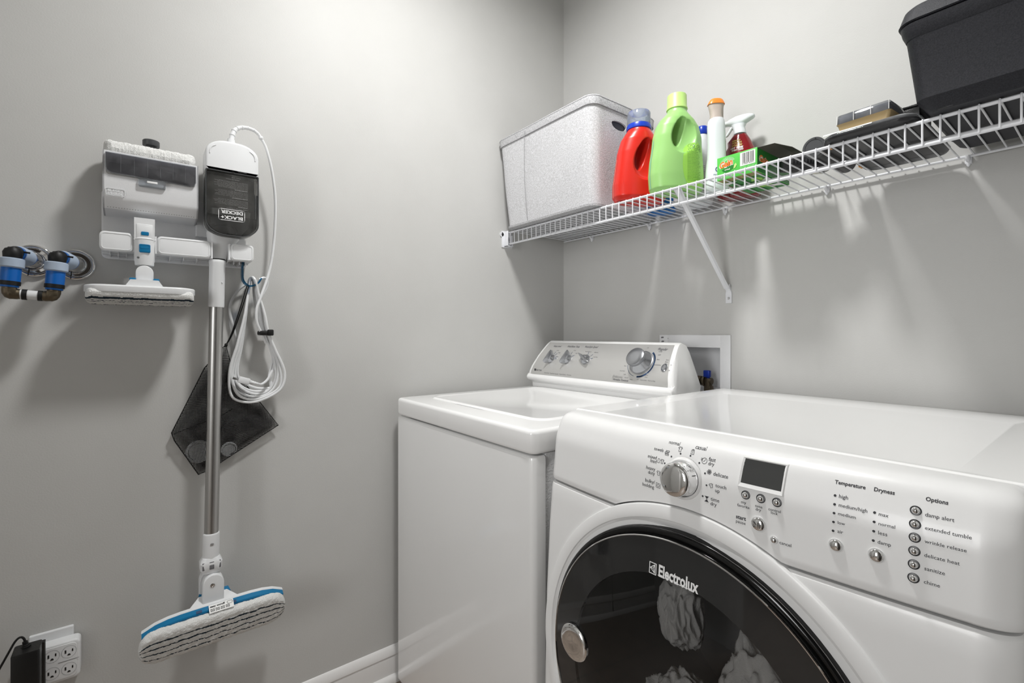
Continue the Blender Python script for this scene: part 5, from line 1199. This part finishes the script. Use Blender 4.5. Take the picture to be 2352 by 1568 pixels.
m.loft(L); bmesh.ops.transform(m.bm, matrix=SH, verts=m.bm.verts[:]); part('spray_head', m, 'bottle_white', rs, sharp=60, local=True)
m = MB(); m.tube([(-.014, 0, .189), (-.022, 0, .182), (-.029, 0, .170), (-.036, 0, .158), (-.041, 0, .152)], [.0055, .0055, .005, .0045, .0035], n=12, sub=4); bmesh.ops.transform(m.bm, matrix=SH, verts=m.bm.verts[:]); part('trigger', m, 'bottle_white', rs, sharp=60, local=True)
m = MB(); m.box(-.0485, -.045, -.0075, .0075, .1945, .2085, .001); bmesh.ops.transform(m.bm, matrix=SH, verts=m.bm.verts[:]); part('nozzle', m, 'plastic_white', rs, local=True)

# ------------------------------------------------------------ green dryer sheet carton
gx0, gx1, gy0, gy1, gz1 = .8495, .953, -.266, -.084, .0595
gc = thing('dryer_sheet_carton', 'bright green rectangular carton with a white barcode lying at the shelf front', 'carton', (.90, -.175, DECK))
m = MB(); z0 = DECK + .0005
m.box(gx0, gx1, gy0, gy1, z0, z0 + gz1, .0008); cb = part('carton_body', m, 'carton_green', gc)
fy = lambda o: (lambda a, b: (a, gy0 - o, b)); fxr = lambda o: (lambda a, b: (gx1 + o, a, b)); fbt = lambda o: (lambda a, b: (a, b, z0 - o))
m = MB(); m.poly2([(gx0 + .061, z0 + .0225), (gx0 + .099, z0 + .0225), (gx0 + .099, z0 + .056), (gx0 + .061, z0 + .056)], fy(.0003)); bp_ = part('barcode_panel', m, 'logo_white', cb)
m = MB(); x = gx0 + .0665; rg = random.Random(9)
while x < gx0 + .0945: w = rg.choice((.0004, .0007, .0011)); m.poly2([(x, z0 + .0285), (x + w, z0 + .0285), (x + w, z0 + .054), (x, z0 + .054)], fy(.0006)); x += w + rg.choice((.0005, .0009, .0013))
m.text('0 37000 84320', gx0 + .0665, z0 + .0250, .028, fy(.0006), 0); part('barcode', m, 'ink', bp_)
m = MB()
for a in range(20, 175, 9): m.stroke([(gx0 + .028 + .010 * math.cos(R(a)), z0 + .040 + .008 * math.sin(R(a))), (gx0 + .028 + .020 * math.cos(R(a)), z0 + .040 + .016 * math.sin(R(a)))], .0006, fy(.0003))
m.text('Gain', gx0 + .0065, z0 + .0290, .0375, fy(.0004), 7, shear=.15, rot=R(8), height=.0185); part('logo_outline', m, 'logo_white', cb)
m = MB(); m.text('Gain', gx0 + .0078, z0 + .0300, .0352, fy(.0008), 2.2, shear=.15, rot=R(8), height=.0165); part('logo', m, 'logo_orange', cb)
m = MB(); m.poly2([(gx0 + .0125, z0 + .0255), (gx0 + .024, z0 + .0290), (gx0 + .040, z0 + .0325), (gx0 + .047, z0 + .0300), (gx0 + .043, z0 + .0235), (gx0 + .036, z0 + .0195), (gx0 + .030, z0 + .0175), (gx0 + .023, z0 + .0168), (gx0 + .018, z0 + .0190)], fy(.0006)); part('leaf_emblem', m, 'carton_green_dark', cb)
m = MB(); m.poly2([(gx0 + .044, z0 + .022), (gx0 + .049, z0 + .023), (gx0 + .053, z0 + .030), (gx0 + .050, z0 + .035), (gx0 + .046, z0 + .031)], fy(.0009)); part('leaf_emblem', m, 'cap_lime', cb)
m = MB(); m.text('original', gx0 + .021, z0 + .0225, .014, fy(.0010), 2)
for k in range(4): m.text('Dryer sheets', gx0 + .061, z0 + .0185 - .0030 * k, .036 - .003 * k, fy(.0004), .5, height=.0016)
for k in range(2): m.text('Fabric softener sheets for every load', gx0 + .002, z0 + .0065 - .0035 * k, .046, fy(.0004), .5, height=.0019)
m.text('34 sheets', gx0 + .004, z0 + .0125, .014, fy(.0004), .5); part('lettering', m, 'logo_white', cb)
m = MB(); m.poly2([(gy0 + .001, z0 + .001), (gy1 - .001, z0 + .001), (gy1 - .001, z0 + .058), (gy0 + .001, z0 + .058)], fxr(.0002)); sp_ = part('end_panel', m, 'carton_green_dark', cb)
m = MB(); m.text('Gain', gy0 + .008, z0 + .026, .052, fxr(.0005), 7, height=.020); part('logo_outline', m, 'logo_white', sp_)
m = MB(); m.text('Gain', gy0 + .010, z0 + .027, .048, fxr(.0009), 2.2, height=.018); part('logo', m, 'logo_orange', sp_)
m = MB(); m.poly2([(gx0 + .001, gy0 + .001), (gx1 - .001, gy0 + .001), (gx1 - .001, gy0 + .028), (gx0 + .001, gy0 + .028)], fbt(.0001)); pb1 = part('bottom_panel', m, 'carton_tan', cb)
m = MB()
for k in range(3): m.text('DESIGNED TO FRESHEN', gx0 + .005, gy0 + .007 + .007 * k, .09, lambda a, b: (a, b, z0 - .0003), .5, height=.003)
part('lettering', m, 'ink_green', pb1)
m = MB(); m.poly2([(gx0 + .001, gy0 + .028), (gx1 - .001, gy0 + .028), (gx1 - .001, gy1 - .001), (gx0 + .001, gy1 - .001)], fbt(.0001)); pb2 = part('bottom_panel', m, 'carton_green_dark', cb)
m = MB(); rg = random.Random(5)
for k in range(5): cx_, cy_ = gx0 + .015 + .075 * rg.random(), gy0 + .045 + .11 * rg.random(); m.poly2([(cx_ + (.006 + .012 * rg.random()) * math.cos(R(a)), cy_ + (.008 + .016 * rg.random()) * math.sin(R(a))) for a in range(0, 360, 40)], fbt(.0003 + .0001 * k))
part('leaf_print', m, 'label_lime', pb2)
m = MB()
for q_ in ([(gx0 + .002, gy0 + .030), (gx0 + .035, gy0 + .036), (gx0 + .020, gy0 + .046), (gx0 + .002, gy0 + .052)], [(gx1 - .004, gy0 + .06), (gx1 - .03, gy0 + .085), (gx1 - .02, gy0 + .10), (gx1 - .003, gy0 + .09)], [(gx1 - .04, gy1 - .05), (gx1 - .008, gy1 - .045), (gx1 - .003, gy1 - .02), (gx1 - .03, gy1 - .03)]): m.poly2(q_, fbt(.0009))
part('leaf_print', m, 'logo_white', pb2)
m = MB()
rows = [[(gx1 - .0005, gy0 + .002 + (gy1 - gy0 - .004) * t, z0 + gz1 - .001) for t in (0, .25, .5, .75, 1)], [(gx1 + .028, gy0 + .030 + (gy1 - gy0 - .03) * t, z0 + gz1 + .008 + (.0015 if i % 2 else 0)) for i, t in enumerate((0, .25, .5, .75, 1))], [(gx1 + .060, gy0 + .050 + (gy1 - gy0 - .05) * t, z0 + gz1 - .006) for t in (0, .25, .5, .75, 1)]]
lo = [[(x, y, z - .0008) for x, y, z in r] for r in rows]
vs1 = [m.ring(r) for r in rows]; vs2 = [m.ring(r) for r in lo]
for V in (vs1, vs2):
    for a, b in zip(V, V[1:]):
        for i in range(4): m._f([a[i], a[i + 1], b[i + 1], b[i]])
for i in range(4): m._f([vs1[0][i], vs1[0][i + 1], vs2[0][i + 1], vs2[0][i]]); m._f([vs1[2][i], vs1[2][i + 1], vs2[2][i + 1], vs2[2][i]])
for k in range(2):
    for e_ in (0, 4): m._f([vs1[k][e_], vs1[k + 1][e_], vs2[k + 1][e_], vs2[k][e_]])
part('open_flap', m, 'carton_inside', gc, label='raised dark inner flap')

# ------------------------------------------------------------ black work light
fw = thing('work_light', 'black handheld work light with round end caps lying behind the shelf lip', 'work light', (1.03, -.18, DECK))
m = MB(); L = []
for t, w, h in ((0, .016, .020), (.04, .022, .026), (.3, .024, .030), (.6, .026, .032), (.9, .028, .034), (1, .026, .030)):
    c_ = Vector((.984, -.208, DECK + .018)).lerp(Vector((1.062, -.130, DECK + .018)), t); d = Vector((.75, .66, 0)).normalized(); b = Vector((-d.y, d.x, 0))
    L.append([c_ + b * w * 1.1 * math.copysign(abs(math.cos(2 * math.pi * i / 24)) ** .7, math.cos(2 * math.pi * i / 24)) + Vector((0, 0, h * .55 * math.copysign(abs(math.sin(2 * math.pi * i / 24)) ** .7, math.sin(2 * math.pi * i / 24)))) for i in range(24)])
m.loft(L); part('light_body', m, 'plastic_dark', fw)
m = MB(); d = Vector((.75, .66, 0)).normalized()
for k in range(9): c_ = Vector((.987, -.205, DECK + .018)) + d * (.006 + .0075 * k); m.lathe([(.0225, -.0018), (.0262, 0), (.0225, .0018)], c_, d, n=24, sx=.62, up=(0, 0, 1))
part('grip_rib', m, 'plastic_grey_dark', fw)
m = MB(); m.cyl((1.074, -.246, DECK + .0235), (1.082, -.075, DECK + .0235), .0220, n=40); part('light_barrel', m, 'plastic_dark', fw)
m = MB(); m.lathe([(.0220, 0), (.0238, .002), (.0238, .010), (.0220, .012), (.0182, .0118), (.0176, .0108), (.001, .0108)], (1.074, -.244, DECK + .0240), (0, -1, 0), n=48); ec = part('end_cap', m, 'plastic_grey_dark', fw)
for s_ in (-1, 1): m = MB(); m.cyl((1.074 + .004 * s_, -.2545, DECK + .024 + .0200 * s_), (1.074 + .004 * s_, -.2565, DECK + .024 + .0200 * s_), .0017, n=12); part('cap_hole', m, 'rubber_black', ec)
m = MB(); M_ = Matrix.Translation((1.030, -.150, DECK + .0015)) @ Matrix.Rotation(R(41), 4, 'Z'); m.box(-.034, .034, -.018, .018, -.001, .004, .001, M=M_); lp = part('lamp_frame', m, 'steel_brushed', fw)
m = MB(); m.box(-.030, .030, -.014, .014, -.0016, -.0008, 0, M=M_); lpp = part('lamp_panel', m, 'led_panel', lp); m = MB(); m.box(-.012, .012, -.006, .006, -.0022, -.0015, 0, M=M_); part('lamp_diode', m, 'led_yellow', lpp)

# ------------------------------------------------------------ shallow case with clear lid
og = thing('organizer_case', 'wide shallow black case with clear lid and white label strip, left of the black tote', 'case', (1.195, -.19, DECK))
cxm, cym = 1.1935, -.182
m = MB(); m.loft([rrect(cxm, cym, w, d, r, DECK + z * .62, 8) for z, w, d, r in ((.0005, .138, .278, .020), (.003, .150, .290, .026), (.008, .156, .298, .030), (.014, .158, .300, .030))])
part('case_base', m, 'plastic_dark', og)
m = MB()
for k in range(3): m.loft([rrect(1.152 + .040 * k, cym, .004, .25, .0018, DECK + z, 3) for z in (.0002, .003)])
for k in range(3): m.loft([rrect(cxm, -.295 + .11 * k, .13, .004, .0018, DECK + z, 3) for z in (.0001, .003)])
part('base_rib', m, 'plastic_grey_dark', og)
m = MB(); m.loft([rrect(cxm, cym, w, d, r, DECK + z * .62, 8) for z, w, d, r in ((.0142, .158, .300, .032), (.0165, .163, .305, .034), (.0195, .163, .305, .034), (.024, .157, .299, .032), (.030, .150, .288, .030), (.0325, .140, .275, .028))]); cl = part('clear_lid', m, 'clear_plastic', og, sharp=50)
m = MB(); m.loft([rrect(cxm, cym, w, d, r, DECK + z * .62, 8) for z, w, d, r in ((.0145, .150, .292, .030), (.019, .146, .284, .030))]); part('case_contents', m, 'bin_black', og)
m = MB(); m.loft([[(1.120 + .085 * t, -.3350 + o_, DECK + z * .62) for t in (0, .5, 1)] for o_, z in ((0, .0215), (.004, .0275))], False, False, closed=False); part('label_strip', m, 'ink_white', cl)
for y in (-.28, -.085): m = MB(); m.box(1.113, 1.118, y - .010, y + .010, DECK + .003, DECK + .011, .001); part('latch', m, 'amber', og, label='small orange latch')
# little tan organizer and black box stacked on it
z1 = DECK + .0212
to = thing('small_organizer', 'small tan tray box with clear divided lid on top of the shallow case', 'organizer box', (1.188, -.258, z1))
Mx = Matrix.Translation((1.188, -.258, z1)) @ Matrix.Rotation(R(-4), 4, 'Z')
def tl(rows_): return [[Mx @ Vector(p) for p in r] for r in rows_]
m = MB(); m.loft(tl([rrect(0, 0, w, d, .006, z, 4) for z, w, d in ((.0005, .080, .100), (.002, .086, .106), (.014, .092, .112), (.016, .096, .116))])); part('tray_base', m, 'tan_plastic', to)
m = MB(); m.loft(tl([rrect(0, 0, w, d, .005, z, 4) for z, w, d in ((.0162, .094, .114), (.0340, .092, .112), (.0352, .090, .110))])); lidp = part('clear_lid', m, 'clear_plastic', to, sharp=50)
for i in range(3):
    for j in range(2): m = MB(); m.box(-.043 + .0295 * i, -.043 + .0295 * i + .0265, -.053 + .054 * j, -.053 + .054 * j + .050, .0164, .0325, .001, M=Mx); part('compartment', m, 'felt_dark', to)
m = MB()
for i in range(4): xx = -.0455 + .030 * i; m.tube([Mx @ Vector((xx, -.0572, .017)), Mx @ Vector((xx, -.0565, .0345))], .0007, n=6)
part('divider_edge', m, 'ink_white', lidp)
bb = thing('small_box', 'small plain black box between the tan organizer and the black tote', 'box', (1.245, -.21, z1))
m = MB(); m.box(1.242, 1.266, -.275, -.185, z1 + .0003, z1 + .022, .001); part('box_body', m, 'adapter_black', bb); m = MB(); m.box(1.240, 1.268, -.277, -.183, z1 + .0222, z1 + .026, .001); part('box_lid', m, 'adapter_black', bb)

# ------------------------------------------------------------ black tote
tt = thing('storage_tote', 'large black lidded plastic tote at the right end of the wire shelf', 'storage tote', (1.47, -.20, DECK))
tcx, tcy = 1.488, -.198
def tlp(z, w, d, r=.022): return rrect(tcx, tcy, w, d, r, DECK + z, 8)
m = MB(); m.loft([tlp(.0005, .386, .284, .014), tlp(.003, .396, .292, .018), tlp(.0205, .420, .312, .020), tlp(.023, .426, .318), tlp(.136, .452, .336), tlp(.138, .454, .338, .022)])
part('tote_body', m, 'bin_black', tt, sharp=28)
m = MB(); m.loft([tlp(.134, .453, .337, .022), tlp(.139, .457, .342, .024), tlp(.146, .463, .349, .026), tlp(.158, .468, .354, .028), tlp(.160, .463, .349, .028)], False, True); part('tote_rim', m, 'bin_black', tt, sharp=28)
m = MB(); m.loft([tlp(.1605, .468, .354, .030), tlp(.1622, .474, .359, .030), tlp(.1645, .472, .357, .030), tlp(.186, .462, .348, .034), tlp(.189, .458, .344, .036), tlp(.189, .448, .334, .034), tlp(.184, .442, .328, .034)]); part('tote_lid', m, 'bin_black', tt, sharp=28)
m = MB(); m.box(1.2595, 1.2680, -.300, -.285, DECK + .097, DECK + .110, .002); part('handle_lug', m, 'bin_black', tt)
for x in (1.305,): 
    for y0, y1 in ((-.343, -.325), (-.072, -.054)): m = MB(); m.box(x, x + .022, y0, y1, DECK + .0007, DECK + .0185, .002); part('foot', m, 'plastic_dark', tt)

# repeats of one kind share a group
for base, g in (('detergent_bottle', 'detergent bottles on the wire shelf'), ('pipe_escutcheon', 'chrome wall plates behind the blue pipes'), ('measuring_cap', 'white caps inside the mesh bag'), ('towel', 'laundry inside the dryer drum')):
    for o in S.objects:
        if o.parent is None and o.name.split('.')[0] == base: o['group'] = g
